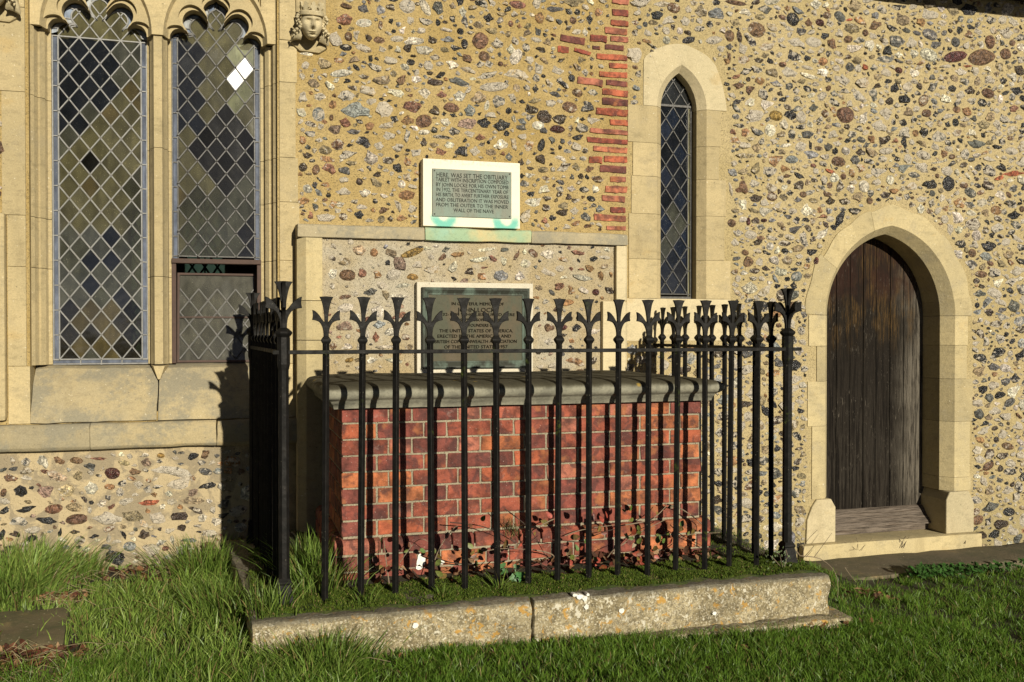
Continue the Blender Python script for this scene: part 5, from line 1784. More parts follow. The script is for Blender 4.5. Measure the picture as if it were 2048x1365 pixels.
def finial_mesh(name, sx, sz, crossed, th):
    half = [(.0105, -.012), (.011, .030)] + [tuple(p) for p in [Vector((q[0], q[1])) for q in spline([(.011, .030), (.015, .055), (.027, .078), (.044, .087), (.0595, .0895)], 4)][1:]]
    half += [tuple(p) for p in spline([(.0595, .0895), (.0565, .108), (.059, .133)], 3)][1:]
    half += [tuple(p) for p in spline([(.059, .133), (.046, .127), (.030, .111), (.0165, .091), (.0075, .081)], 4)][1:]
    half += [tuple(p) for p in spline([(.0075, .081), (.009, .110), (.014, .145), (.021, .172), (.0300, .189)], 4)][1:]
    out = half + [(0, .1915)] + [(-p[0], p[1]) for p in reversed(half)]
    mb = MB()
    for k in range(2 if crossed else 1):
        pts = [(p[0] * sx, p[1] * sz) for p in out]
        n_ = len(pts)
        flat, tr = poly_fill([pts])
        t2 = th / 2
        v = [(p[0], -t2, p[1]) for p in flat] + [(p[0], t2, p[1]) for p in flat]
        f = list(tr) + [tuple(i + n_ for i in reversed(t)) for t in tr] + [(i, (i + 1) % n_, n_ + (i + 1) % n_, n_ + i) for i in range(n_)]
        if k: v = [(-p[1], p[0], p[2]) for p in v]
        mb.add(v, f)
    me = mesh(name, mb.v, mb.f, M['iron'])
    bm = bmesh.new(); bm.from_mesh(me)
    bmesh.ops.dissolve_limit(bm, angle_limit=.01, verts=bm.verts, edges=bm.edges)
    bmesh.ops.recalc_face_normals(bm, faces=bm.faces)
    es = [e for e in bm.edges if len(e.link_faces) == 2 and e.calc_face_angle(0) > 1.2]
    bmesh.ops.bevel(bm, geom=es, offset=.0018, segments=1, affect='EDGES', clamp_overlap=True)
    bm.to_mesh(me); bm.free()
    return me


FIN, FINC = finial_mesh('finial', 1.0, 1.0, False, .013), finial_mesh('finial', 1.30, 1.12, True, .015)
mb = MB()
mb.lathe([(.0158, -1.10), (.0158, .036)], 0, 0, 4, 0)
mb.lathe([(.012, .026), (.0165, .032), (.0265, .045), (.028, .050), (.0265, .055), (.0165, .066), (.012, .070)], 0, 0, 4, math.pi / 4)
BAR = mesh('bar', mb.v, mb.f, M['iron'])
bm = bmesh.new(); bm.from_mesh(BAR)
bmesh.ops.bevel(bm, geom=[e for e in bm.edges if abs(e.verts[0].co.z - e.verts[1].co.z) > .5], offset=.0016, segments=1, affect='EDGES')
bm.to_mesh(BAR); bm.free()
mb = MB()
mb.lathe([(.055, -1.10), (.055, -1.06), (.038, -.985), (.036, -.98)], 0, 0, 4, math.pi / 4)
mb.lathe([(.039, -.982), (.043, -.975), (.041, -.968), (.029, -.955)], 0, 0, 4, math.pi / 4)
mb.lathe([(.0240, -.966), (.0225, -.10), (.0225, -.075), (.0285, -.050), (.0285, .060), (.0285, .064)], 0, 0, 8, math.pi / 8)
mb.lathe([(.024, .058), (.027, .066), (.037, .078), (.039, .083), (.037, .088), (.024, .099), (.015, .105)], 0, 0, 8, math.pi / 8)
POST = mesh('corner_post', mb.v, mb.f, M['iron'])


def set_bar(u, d, ang):
    lean = (R.gauss(0, .004), R.gauss(0, .006), ang)
    b = put('bar', BAR, rail_o, (u, d, RZ), rot=lean)
    fz = put('finial', FIN, b, (u, d, RZ + .048))
    fz.rotation_euler = (R.gauss(0, .02), R.gauss(0, .02), R.gauss(0, .06))


def set_post(u, d, ang=0):
    b = put('corner_post', POST, rail_o, (u, d, RZ), rot=(0, 0, ang))
    put('finial', FINC, b, (u, d, RZ + .088))


for x in (652, 725, 792, 860, 928, 992, 1057, 1118, 1178, 1237, 1297.5, 1355.7, 1410, 1463, 1516):
    set_bar(at(x, 690, RD)[0], RD, 0)
PL, PR, PLB, PRB = (.237, RD), (2.672, RD), (.148, 5.50), (2.662, 5.60)
for p in (PL, PR, PLB): set_post(*p)
ang_l = math.atan2(PL[0] - PLB[0], PLB[1] - PL[1])
for k in range(8):
    t = (.165 + .15 * k) / (PLB[1] - PL[1])
    set_bar(PL[0] + (PLB[0] - PL[0]) * t, PL[1] + (PLB[1] - PL[1]) * t, math.pi / 2 + ang_l)
for d in (4.302, 4.456, 4.614, 4.777, 4.926, 5.083, 5.256, 5.411, 5.575): set_bar(2.664, d, math.pi / 2)


def rail(a, b, ea=0, eb=0):
    a, b = Vector((a[0], a[1])), Vector((b[0], b[1]))
    d = (b - a).normalized(); p = Vector((-d.y, d.x)) * .017
    a, b = a - d * ea, b + d * eb
    q = [a - p, b - p, b + p, a + p]
    v = [(x.x, x.y, z) for z in (RZ - .008, RZ + .009) for x in q]
    mb = MB(); mb.add(v, [(3, 2, 1, 0), (4, 5, 6, 7), (0, 1, 5, 4), (1, 2, 6, 5), (2, 3, 7, 6), (3, 0, 4, 7)])
    mb.out('rail', M['iron'], rail_o, 30, bev=.002)


rail(PL, PR, .045, .07)
rail((PL[0], PL[1] + .018), PLB, -.0, .08)
rail((PR[0] - .008, PR[1] + .018), PRB, 0, .06)

# ---------------------------------------------------------------- kerb of the grave plot
KZ = -1.166
kerb = thing('grave_kerb', (1.42, 3.94, -1.345), 'long lichen-spotted stone kerb round the tomb plot, mossy on top', 'kerb')
kl = [(.095, 3.936), (at(1066, 1200, 3.94)[0], 3.938), (2.765, 3.944)]


def kerb_stone(q, seed, z0=-1.36):
    v = [(p[0], p[1], z) for z in (z0, KZ) for p in q]
    mb = MB(); mb.add(v, [(3, 2, 1, 0), (4, 5, 6, 7), (0, 1, 5, 4), (1, 2, 6, 5), (2, 3, 7, 6), (3, 0, 4, 7)])
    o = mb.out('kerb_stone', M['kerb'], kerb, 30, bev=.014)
    roughen(o, 5, .012, 11, seed)
    return o


kerb_stone([(.095, 3.936), (kl[1][0] - .003, 3.938), (kl[1][0] - .003, 4.235), (.095, 4.235)], 1)
kerb_stone([(kl[1][0] + .003, 3.937), (2.765, 3.944), (2.765, 4.235), (kl[1][0] + .003, 4.235)], 2)
kerb_stone([(.093, 4.239), (.37, 4.239), (.28, 5.56), (.0, 5.56)], 3)
kerb_stone([(2.49, 4.239), (2.765, 4.239), (2.77, 5.64), (2.49, 5.64)], 4)
mb = MB(); mb.box(1.35, 2.86, 3.895, 5.6, -1.55, -1.366)
o = mb.out('footing_stone', M['kerb'], kerb, 30, bev=.01); roughen(o, 4, .01, 7, 5)
# soil and moss inside: a lumpy bed, higher at the back
bv, bf = [], []
NX, NY = 90, 52


def bed(u, d):
    return SOIL - .006 + .012 * noise.noise(Vector((u * 6, d * 6, 1))) + .010 * noise.noise(Vector((u * 17, d * 17, 2))) + .02 * max(0, d - 4.35)


for j in range(NY):
    for i in range(NX):
        u, d = .20 + (2.66 - .20) * i / (NX - 1), 4.02 + (5.55 - 4.02) * j / (NY - 1)
        bv.append((u, d, bed(u, d) + (-.02 if i in (0, NX - 1) or j == 0 else 0)))
for j in range(NY - 1):
    for i in range(NX - 1): bf.append((j * NX + i, j * NX + i + 1, (j + 1) * NX + i + 1, (j + 1) * NX + i))
sb = part('soil', bv, bf, M['soil'], None, 180, fix=False)
tag(sb, kind='structure')

# ---------------------------------------------------------------- step and paving
mb = MB()
q = [(3.70, 5.10), (5.75, 5.22), (5.78, 5.60), (3.72, 5.595)]
v = [(p[0], p[1], z) for z in (-1.66, -1.545) for p in q]
mb.add(v, [(3, 2, 1, 0), (4, 5, 6, 7), (0, 1, 5, 4), (1, 2, 6, 5), (2, 3, 7, 6), (3, 0, 4, 7)])
st = mb.out('doorstep', M['step'], None, 30, bev=.012)
roughen(st, 4, .012, 5, 8)
tag(st, 'broad worn brown stone step lying before the arched door', 'step')


def slab_at(pts, seed, label):
    q = []
    for x, y in pts:
        r, u = (x - 1024.0) / FPX, (682.5 - y) / FPX
        fw = math.cos(PITCH) + u * math.sin(PITCH); z = -math.sin(PITCH) + u * math.cos(PITCH)
        k = -1.262 / z
        q.append(((r * math.cos(YAW) + fw * math.sin(YAW)) * k, (-r * math.sin(YAW) + fw * math.cos(YAW)) * k))
    v = [(p[0], p[1], z) for z in (-1.36, -1.264) for p in q]
    mb = MB(); mb.add(v, [(3, 2, 1, 0), (4, 5, 6, 7), (0, 1, 5, 4), (1, 2, 6, 5), (2, 3, 7, 6), (3, 0, 4, 7)])
    o = mb.out('paving_slab', M['paving'], None, 30, bev=.01)
    roughen(o, 3, .01, 8, seed)
    tag(o, label, 'paving slab', 'paving slabs sunk in the grass')
    return [Vector(p) for p in q]


slabs = [slab_at([(-60, 1296), (128, 1286), (138, 1214), (-40, 1222)], 1, 'brown paving slab sunk in the tall grass, the one nearer the church wall'),
         slab_at([(-70, 1392), (118, 1372), (122, 1330), (-60, 1340)], 2, 'brown paving slab at the lower left corner, mostly hidden by leaves')]

# ---------------------------------------------------------------- grass, moss, leaves
def pt_in(p, q):
    return inside(p, [(a[0], a[1]) for a in q])


def blades(name, P, L, Wd, lean, cols, mat, seg=3, kind='stuff', parent=None, droop=.6):
    """P (n,3) roots, L lengths, Wd widths, lean (n,2) tip offsets per length; bent ribbon blades"""
    n = len(P)
    rs = np.random.default_rng(len(P))
    yaw = rs.uniform(0, np.pi, n)
    side = np.stack([np.cos(yaw), np.sin(yaw), np.zeros(n)], 1)
    rows = seg + 1
    V = np.empty((n, 2 * seg + 1, 3), np.float32)
    for k in range(rows):
        t = k / seg
        c = P + np.stack([lean[:, 0] * L * t ** 1.8, lean[:, 1] * L * t ** 1.8, L * (t - droop * .32 * t ** 2.2 * np.linalg.norm(lean, axis=1))], 1)
        w = (Wd * (1 - .15 * t - .75 * t ** 3) / 2)[:, None]
        if k < seg:
            V[:, 2 * k] = c - side * w; V[:, 2 * k + 1] = c + side * w
        else: V[:, 2 * seg] = c
    m = 2 * seg + 1
    tri = []
    for k in range(seg - 1): tri += [(2 * k, 2 * k + 1, 2 * k + 3), (2 * k, 2 * k + 3, 2 * k + 2)]
    tri.append((2 * seg - 2, 2 * seg - 1, 2 * seg))
    tri = np.array(tri, np.int32)
    T = (tri[None] + (np.arange(n) * m)[:, None, None]).reshape(-1, 3)
    C = np.ones((n, m, 4), np.float32)
    tone = np.linspace(.75, 1.15, m)[None, :, None]
    C[:, :, :3] = cols[:, None, :] * tone
    o = np_mesh(name, V.reshape(-1, 3), T, mat, C.reshape(-1, 4), parent, smooth=180)
    if kind: tag(o, kind=kind)
    return o


def green(n, a, b, dry=.06):
    t = rf.random(n)[:, None]
    c = np.array(a) * (1 - t) + np.array(b) * t
    c *= rf.uniform(.7, 1.3, n)[:, None]
    d = rf.random(n) < dry
    c[d] = np.array([.30, .235, .10]) * rf.uniform(.6, 1.2, d.sum())[:, None]
    return c


def scatter(n, ur, dr):
    return np.stack([rf.uniform(*ur, n), rf.uniform(*dr, n)], 1)


def visible(u, d, z, m=60):
    x, y = to_px(u, d, z)
    return -m - 60 < x < 2048 + m and y < 1365 + 110


def on_ground(Q, cond):
    out, idx = [], []
    on_ground.idx = idx
    for k_, (u, d) in enumerate(Q):
        z = gz(u, d)
        if not visible(u, d, z): continue
        if .08 < u < 2.775 and d > 3.93: continue
        if 3.70 < u < 5.77 and d > 5.11 + .058 * (u - 3.7): continue
        if 3.7 < u < 5.2 and d > 5.58: continue
        if d > 5.64: continue
        if cond and not cond(u, d): continue
        out.append((u, d, z)); idx.append(k_)
    return np.array(out, np.float64).reshape(-1, 3)


def tufted(n, ur, dr, per, spread):
    """roots gathered in small tufts; returns roots and the outward direction of each blade"""
    m = max(1, n // per)
    C = scatter(m, ur, dr)
    k = rf.integers(0, m, n)
    off = rf.normal(0, spread, (n, 2))
    return C[k] + off, off / spread, rf.uniform(.65, 1.35, m)[k]


def ns(u, d, s, o=0.0): return noise.noise(Vector((u * s, d * s, o)))


bare = [(-.86, 4.02, .30, .12), (-.55, 5.15, .28, .07), (.0, 5.2, .30, .07), (-1.0, 4.75, .35, .05), (-.45, 4.85, .22, .06)]
bare_px = [(120, 1165, 70, 16), (320, 1152, 110, 18), (85, 1206, 80, 12), (85, 1318, 100, 24), (20, 1360, 110, 34), (600, 1300, 90, 14), (1560, 1262, 150, 10), (1740, 1165, 60, 12), (150, 1200, 30, 15)]


def barren(u, d):
    x, y = to_px(u, d, gz(u, d))
    for a, b, w, h in bare_px:
        if ((x - a) / w) ** 2 + ((y - b) / h) ** 2 < 1: return True
    return False


def cond_left(u, d):
    if u > .35 and d > 3.93: return False
    for s in slabs:
        if pt_in((u, d), s): return rf.random() < .02
    if barren(u, d) and rf.random() > .10: return False
    return rf.random() < .72 + .5 * ns(u, d, 2.5)


Q, OUT, TH = tufted(46000, (-1.9, .45), (3.4, 5.64), 13, .017)
P = on_ground(Q, cond_left)
ix = np.array(on_ground.idx); OUT, TH = OUT[ix], TH[ix]
n = len(P)
hgt = np.array([.062 + .03 * ns(u, d, 1.8, 4) - (.022 if d > 5.2 else 0) + (.03 if u > -.45 and d < 5.1 else 0) for u, d, z in P]) * rf.uniform(.5, 1.25, n) * TH
hgt *= np.array([.42 if (d > 5.15 and -.72 < u < -.12) else 1.0 for u, d, z in P])
lean = OUT * .34 + rf.normal(0, .22, (n, 2))
blades('grass', P, hgt, rf.uniform(.0036, .0068, n), lean, green(n, (.14, .245, .040), (.28, .375, .085), .09), M['grass'])
# the big tussock against the left edge, blades falling outward
c0 = np.array([-.97, 5.22])
n = 1500
Q = c0 + rf.normal(0, 1, (n, 2)) * np.array([.10, .16])
Q = Q[(Q[:, 1] < 5.62)]
P = np.array([(u, d, gz(u, d)) for u, d in Q]); n = len(P)
out = (P[:, :2] - c0) / .16
tus = blades('grass_tussock', P, rf.uniform(.12, .27, n), rf.uniform(.0042, .0075, n), out * .5 + rf.normal(0, .34, (n, 2)), green(n, (.14, .24, .045), (.27, .36, .085), .08), M['grass'], 4, None)
tag(tus, 'tall tussock of long green grass against the wall at the left edge', 'grass tussock', 'grass tussocks')


def tussock(u, d, n, rad, lmin, lmax, label, z=None, lo=.5, col=((.10, .185, .028), (.195, .275, .056))):
    Q = np.array([u, d]) + rf.normal(0, 1, (n, 2)) * rad
    P = np.array([(a, b, (gz(a, b) if z is None else bed(a, b))) for a, b in Q])
    out = (Q - np.array([u, d])) / max(rad, .01)
    o = blades('grass_tussock', P, rf.uniform(lmin, lmax, n), rf.uniform(.0034, .0062, n), out * lo * .6 + rf.normal(0, .22, (n, 2)), green(n, *col, .08), M['grass'], 4, None)
    tag(o, label, 'grass tussock', 'grass tussocks')


tussock(-.02, 4.5, 600, .09, .10, .22, 'grass tussock growing beside the left flank of the kerb')
tussock(-.10, 5.3, 700, .10, .12, .25, 'tall grass tussock in front of the shaded flint wall, left of the railing')
tussock(-.70, 5.40, 200, .04, .09, .20, 'spiky grass tussock at the wall foot below the left window light')
tussock(.36, 3.86, 900, .10, .08, .17, 'grass tussock leaning on the front of the kerb near its left end')
tussock(.42, 4.62, 420, .09, .12, .24, 'tall grass tussock inside the railing beside the tomb corner', 1)
tussock(.40, 4.36, 240, .07, .08, .17, 'low grass tussock between the corner post and first railing bar', 1)
tussock(.17, 4.10, 200, .06, .06, .14, 'straggling grass tussock on the mossy kerb corner', 1)
tussock(1.17, 4.12, 24, .02, .05, .12, 'small tuft of few broad blades on the moss by a middle railing bar', 1, 1.2)
tussock(.90, 4.10, 30, .03, .03, .07, 'tiny tuft on the moss under the fourth railing bar', 1, 1.0)
tussock(.57, 4.08, 40, .04, .04, .10, 'thin tuft at the foot of the second railing bar', 1, 1.0)
# a tuft rooted in a joint of the brickwork
n = 70
P = np.stack([np.full(n, 1.338) + rf.normal(0, .02, n), np.full(n, 4.485), np.full(n, -.985) + rf.normal(0, .022, n)], 1)
tj = blades('grass_tussock', P, rf.uniform(.03, .07, n), rf.uniform(.002, .0035, n), rf.normal(0, .5, (n, 2)) + np.array([0, -.5]), green(n, (.07, .12, .03), (.14, .17, .06), .15), M['grass'], 3, None)
tag(tj, 'small pale tuft rooted in a joint of the red brickwork', 'grass tussock', 'grass tussocks')


def cond_lawn(u, d):
    if u < .35 and d > 3.9: return False
    if barren(u, d) and rf.random() > .25: return False
    return rf.random() < .85 + .5 * ns(u, d, 2.2, 3)


Q1, O1, T1 = tufted(105000, (-.9, 3.4), (2.75, 3.94), 11, .012)
Q2, O2, T2 = tufted(54000, (2.75, 6.2), (2.9, 5.5), 11, .012)
P = on_ground(np.concatenate([Q1, Q2]), cond_lawn)
ix = np.array(on_ground.idx); OUT, TH = np.concatenate([O1, O2])[ix], np.concatenate([T1, T2])[ix]
n = len(P)
hgt = np.array([.040 + .016 * ns(u, d, 2.4, 7) + max(0, .030 * (.9 - u)) for u, d, z in P]) * rf.uniform(.5, 1.35, n) * TH
lean = OUT * .36 + rf.normal(0, .26, (n, 2))
blades('lawn_grass', P, hgt, rf.uniform(.0024, .0046, n), lean, green(n, (.078, .172, .017), (.165, .265, .038), .05), M['grass'])
# clover and small weeds at the step
wv, wt, wc = [], [], []
for k in range(170):
    u = 4.12 + abs(rf.normal(0, .45)); d = 5.06 + .06 * (u - 3.7) - abs(rf.normal(0, .05))
    z = gz(u, d) + rf.uniform(.03, .085)
    for t in range(3):
        a = t * 2.1 + rf.uniform(0, 6); r = rf.uniform(.008, .016)
        cx, cy = u + math.cos(a) * r, d + math.sin(a) * r
        b = len(wv)
        tl_ = rf.normal(0, .006, 4)
        for q in range(6):
            an = q * math.pi / 3
            wv.append((cx + math.cos(an) * r, cy + math.sin(an) * r, z + tl_[q % 4] + .4 * r * math.sin(an)))
        wt += [(b, b + i, b + i + 1) for i in range(1, 5)]
        cc = np.array([.055, .14, .03]) * rf.uniform(.7, 1.3)
        wc += [(*cc, 1)] * 6
o = np_mesh('clover', np.array(wv), np.array(wt), M['grass'], np.array(wc))
tag(o, kind='stuff')

# moss on the kerb and soil: dense short tips in cushions
def cushion(u, d):
    return max(0.0, .5 + .9 * ns(u, d, 7, 5) + .4 * ns(u, d, 19, 8))


Q = scatter(78000, (.13, 2.75), (3.995, 4.36))
Q = np.concatenate([Q, scatter(14000, (.11, .34), (4.3, 5.2)), scatter(12000, (2.3, 2.75), (4.3, 5.3))])
MP = []
for u, d in Q:
    e = .04 + .035 * ns(u, .3, 4, 2)
    if d < 3.965 + max(0, e): continue
    c_ = cushion(u, d)
    if rf.random() > .25 + .9 * c_ or (d > 4.3 and rf.random() < .6): continue
    base = max(KZ + .002, bed(u, d)) if d < 4.24 or u < .37 or u > 2.49 else bed(u, d)
    MP.append((u, d, base - .004 + .016 * min(1, c_)))
P = np.array(MP); n = len(P)
o = blades('moss', P, rf.uniform(.007, .016, n), rf.uniform(.0028, .0050, n), rf.normal(0, .5, (n, 2)), green(n, (.045, .090, .008), (.11, .15, .014), .04), M['moss'], 2)
mv, mf = [], []
NXm, NYm = 150, 18
for j in range(NYm):
    for i in range(NXm):
        u, d = .125 + 2.62 * i / (NXm - 1), 3.975 + .32 * j / (NYm - 1)
        e = .02 + .03 * ns(u, .3, 4, 2)
        h_ = .014 * min(1, cushion(u, d)) - (.02 if j == 0 else 0) - (.014 if d < 3.985 + e else 0)
        mv.append((u, d, KZ - .004 + h_))
for j in range(NYm - 1):
    for i in range(NXm - 1): mf.append((j * NXm + i, j * NXm + i + 1, (j + 1) * NXm + i + 1, (j + 1) * NXm + i))
o = part('moss_bed', mv, mf, M['mossbed'], None, 180, fix=False)
tag(o, kind='stuff')


# dead leaves: curled quads
def litter(name, pts, smin, smax, tones):
    V, T, C = [], [], []
    for (u, d, z) in pts:
        s = rf.uniform(smin, smax); a = rf.uniform(0, 6.28); cur = rf.uniform(-.5, .9)
        tx, ty = rf.normal(0, .45), rf.normal(0, .45)
        ca, sa = math.cos(a), math.sin(a)
        b = len(V)
        outl = [(-1, 0), (-.45, .34), (.2, .42), (.7, .22), (1.05, 0), (.7, -.22), (.2, -.42), (-.45, -.34)]
        for (x, y) in outl:
            X, Y = x * s * .5, y * s * .75
            V.append((u + X * ca - Y * sa, d + X * sa + Y * ca, z + abs(y) * s * cur * .8 + X * tx + Y * ty + s * .12))
        V.append((u, d, z - s * .05 + s * .12))
        T += [(b + i, b + (i + 1) % 8, b + 8) for i in range(8)]
        c = np.array(tones[int(rf.integers(len(tones)))]) * rf.uniform(.65, 1.35)
        C += [(*c, 1)] * 9
    o = np_mesh(name, np.array(V), np.array(T), M['litter'], np.array(C), None, 180)
    return tag(o, kind='stuff')


BROWN = [(.13, .045, .025), (.17, .075, .035), (.10, .05, .03), (.22, .12, .06), (.085, .035, .025), (.28, .18, .10)]
pts = []
for k in range(250):
    u = rf.uniform(.66, 2.45)
    if rf.random() > .35 + .65 * (u > 1.45): continue
    d = 4.46 - abs(rf.normal(0, .07))
    if d < 4.18: continue
    pts.append((u, d, bed(u, d) + rf.uniform(0, .05) * (d > 4.36)))
litter('dead_leaves', pts, .025, .055, BROWN)
pts = []
for a, b, w, h in bare_px:
    for k in range(int(w * h / 11)):
        x, y = a + rf.normal(0, w * .5), b + rf.normal(0, h * .5)
        r, uu = (x - 1024.0) / FPX, (682.5 - y) / FPX
        fw = math.cos(PITCH) + uu * math.sin(PITCH); z = -math.sin(PITCH) + uu * math.cos(PITCH)
        kk = -1.29 / z if a < 900 else -1.42 / z
        u, d = (r * math.cos(YAW) + fw * math.sin(YAW)) * kk, (-r * math.sin(YAW) + fw * math.cos(YAW)) * kk
        if d > 5.6 or (.08 < u < 2.78 and d > 3.9): continue
        if any(pt_in((u, d), s) for s in slabs) and rf.random() < .7: continue
        pts.append((u, d, gz(u, d) + rf.uniform(.0, .03)))
for k in range(90):
    u, d = rf.uniform(-1.6, 3.5), rf.uniform(3.2, 3.9)
    pts.append((u, d, gz(u, d) + .01))
litter('fallen_leaves', pts, .02, .045, BROWN)
# dry straws lying among the leaves
mb = MB()
for k in range(120):
    a, b, w, h = bare_px[int(rf.integers(0, 6))]
    x, y = a + rf.normal(0, w * .7), b + rf.normal(0, h * .8)
    r, uu = (x - 1024.0) / FPX, (682.5 - y) / FPX
    fw = math.cos(PITCH) + uu * math.sin(PITCH); z = -math.sin(PITCH) + uu * math.cos(PITCH)
    kk = -1.275 / z
    u, d = (r * math.cos(YAW) + fw * math.sin(YAW)) * kk, (-r * math.sin(YAW) + fw * math.cos(YAW)) * kk
    if d > 5.6 or (.08 < u < 2.78 and d > 3.9): continue
    q = rf.normal(0, .5); L = rf.uniform(.05, .18)
    z0 = gz(u, d)
    mb.tube([(u, d, z0 + .035), (u + L * .5 * math.cos(q), d + L * .5 * math.sin(q), z0 + .05 + rf.uniform(-.01, .02)), (u + L * math.cos(q), d + L * math.sin(q), z0 + .035)], .0012, 3)
o = mb.out('straw', mat_plain('straw', (.36, .30, .17), .8), None, fix=False)
tag(o, kind='stuff')

# ---------------------------------------------------------------- bramble against the tomb, ivy, bare stems
bramble = thing('bramble', (1.6, 4.42, -1.16), 'thorny bramble with reddish and dark leaves sprawling across the foot of the brick tomb', 'bramble')


def leaf_mesh(kind):
    if kind == 'oval': o = [(0, 0), (.20, .12), (.30, .34), (.26, .60), (.13, .84), (0, 1.0), (-.13, .84), (-.26, .60), (-.30, .34), (-.20, .12)]
    else: o = [(0, 0), (.28, -.06), (.50, .16), (.30, .32), (.42, .58), (.16, .62), (0, 1.0), (-.16, .62), (-.42, .58), (-.30, .32), (-.50, .16), (-.28, -.06)]
    v = [(x, -.10 * abs(x) ** 1.2 + .10 * (y - .4) ** 2, y) for x, y in o]
    m = len(v)
    v += [(0, .03 + .10 * (y - .4) ** 2, y) for y in (.25, .6)]
    f = []
    for i in range(m):
        j = (i + 1) % m
        f.append((i, j, m if (o[i][1] + o[j][1]) / 2 < .45 else m + 1))
    k = [i for i in range(m) if abs(o[i][1] - .45) < .2]
    f.append((k[0], m + 1, m)); f.append((k[-1], m, m + 1))
    return mesh('leaf', v, f, M['leaf'], 180)


OVAL, IVY = leaf_mesh('oval'), leaf_mesh('ivy')
LEAFC = [(.22, .045, .022), (.13, .05, .022), (.085, .11, .022), (.10, .06, .018), (.30, .055, .035), (.07, .12, .022), (.11, .028, .018), (.16, .11, .03), (.12, .14, .03)]
stems = [
    [(900, 1045), (960, 1052), (1000, 1068), (1045, 1090), (1075, 1072)], [(860, 1150), (880, 1095), (905, 1060), (915, 1052)], [(800, 1125), (830, 1085), (850, 1080), (872, 1100)],
    [(1010, 1018), (1045, 1045), (1062, 1062), (1090, 1110)], [(1062, 1062), (1100, 1042), (1112, 1038)], [(1066, 1100), (1105, 1110), (1120, 1140)], [(860, 1110), (900, 1125), (960, 1130)],
    [(950, 1108), (1000, 1098), (1070, 1100)], [(1130, 1072), (1165, 1060), (1232, 1050)], [(1185, 1073), (1215, 1062), (1240, 1058)], [(1240, 1052), (1300, 1040), (1330, 1015), (1330, 1010)],
    [(1360, 1075), (1390, 1068), (1440, 1066)], [(1340, 1050), (1365, 1072), (1405, 1092), (1430, 1100)], [(1330, 1008), (1362, 1018), (1400, 1045), (1410, 1060)], [(1245, 1090), (1262, 1075), (1290, 1060), (1330, 1040)],
    [(1100, 1080), (1160, 1085), (1175, 1090)], [(1215, 1115), (1230, 1098), (1255, 1085)], [(780, 1180), (772, 1120), (768, 1082)], [(1060, 1120), (1095, 1135), (1112, 1150)], [(1305, 1130), (1330, 1100), (1350, 1085)]]
tips = []
for k, s in enumerate(stems):
    pts = []
    D0 = R.uniform(4.33, 4.455)
    for t, (x, y) in enumerate(s):
        D = D0 + .025 * math.sin(t * 1.3 + k)
        u, z = at(x, y, D)
        pts.append(Vector((u, D, z)))
    sp = spline(pts, 5)
    r0 = R.uniform(.0020, .0036)
    mb = MB(); mb.tube(sp, [r0 * (1 - .5 * i / len(sp)) for i in range(len(sp))], 5)
    for i in range(2, len(sp) - 1, 2):
        d = Vector((R.gauss(0, 1), R.gauss(0, .6), R.gauss(0, 1))).normalized() * .009
        mb.tube([sp[i], sp[i] + d], [.0012, .0002], 3)
    mb.out('stem', M['twig'] if k % 3 else M['twigd'], bramble, fix=False)
    tips += [sp[i] for i in range(3, len(sp), 4)]
lspots = [(795, 1095, 3), (760, 1135, 3), (815, 1140, 2), (940, 1110, 4), (955, 1125, 5), (945, 1095, 3), (838, 1095, 2), (880, 1135, 1), (1105, 1045, 3), (1010, 1100, 2), (1190, 1040, 2), (1205, 1045, 3), (1250, 1030, 3), (1258, 1025, 2), (1275, 1065, 4), (1270, 1085, 3),
          (1320, 1085, 3), (1330, 1065, 3), (1290, 1120, 3), (1305, 1080, 2), (1150, 1100, 3), (1165, 1095, 1), (1368, 1060, 3), (1240, 1120, 4), (1195, 1130, 4), (1220, 1140, 4), (1275, 1110, 4), (955, 1036, 2), (1020, 1092, 2), (1310, 1100, 3), (1340, 1120, 3), (1130, 1130, 3), (900, 1150, 3)]
for x, y, m in lspots:
    for k in range(m):
        D = R.uniform(4.30, 4.44)
        u, z = at(x + R.gauss(0, 9), y + R.gauss(0, 9), D)
        s = R.uniform(.028, .050)
        put('leaf', OVAL, bramble, (u, D, z), rot=(R.uniform(-.6, .5), R.uniform(-2.6, 2.6), R.uniform(-.7, .7)), scale=(s, s, s), color=(*R.choice(LEAFC), 1))
for p in tips[::3]:
    s = R.uniform(.022, .038)
    put('leaf', OVAL, bramble, p, rot=(R.uniform(-.6, .5), R.uniform(-2.6, 2.6), R.uniform(-.7, .7)), scale=(s, s, s), color=(*R.choice(LEAFC), 1))
ivy = thing('ivy_plant', (1.36, 4.22, -1.16), 'bright green ivy sprig growing up between two middle railing bars', 'ivy')
for x, y in ((1003, 1128), (1012, 1140), (1022, 1152), (1030, 1160), (1015, 1168), (1026, 1172), (1018, 1185), (1040, 1145), (1036, 1180), (1068, 1172), (1064, 1180), (1045, 1165), (1010, 1178), (1034, 1130), (1072, 1162)):
    D = R.uniform(4.19, 4.27)
    u, z = at(x, y, D)
    s = R.uniform(.034, .052)
    put('leaf', IVY, ivy, (u, D, z), rot=(R.uniform(-.5, .3), math.pi + R.uniform(-.8, .8), R.uniform(-.4, .5)), scale=(s, s, s), color=(.045 * R.uniform(.8, 1.3), .125 * R.uniform(.8, 1.25), .035, 1))
mb = MB()
for x0, y0, x1, y1 in ((1020, 1190, 1005, 1125), (1030, 1192, 1030, 1130), (1068, 1192, 1068, 1165), (1040, 1192, 1052, 1150)):
    a, b = at(x0, y0, 4.24), at(x1, y1, 4.24)
    mb.tube([(a[0], 4.24, a[1]), ((a[0] + b[0]) / 2 + .008, 4.23, (a[1] + b[1]) / 2), (b[0], 4.235, b[1])], .0014, 4)
mb.out('stem', M['twigd'], ivy, fix=False)


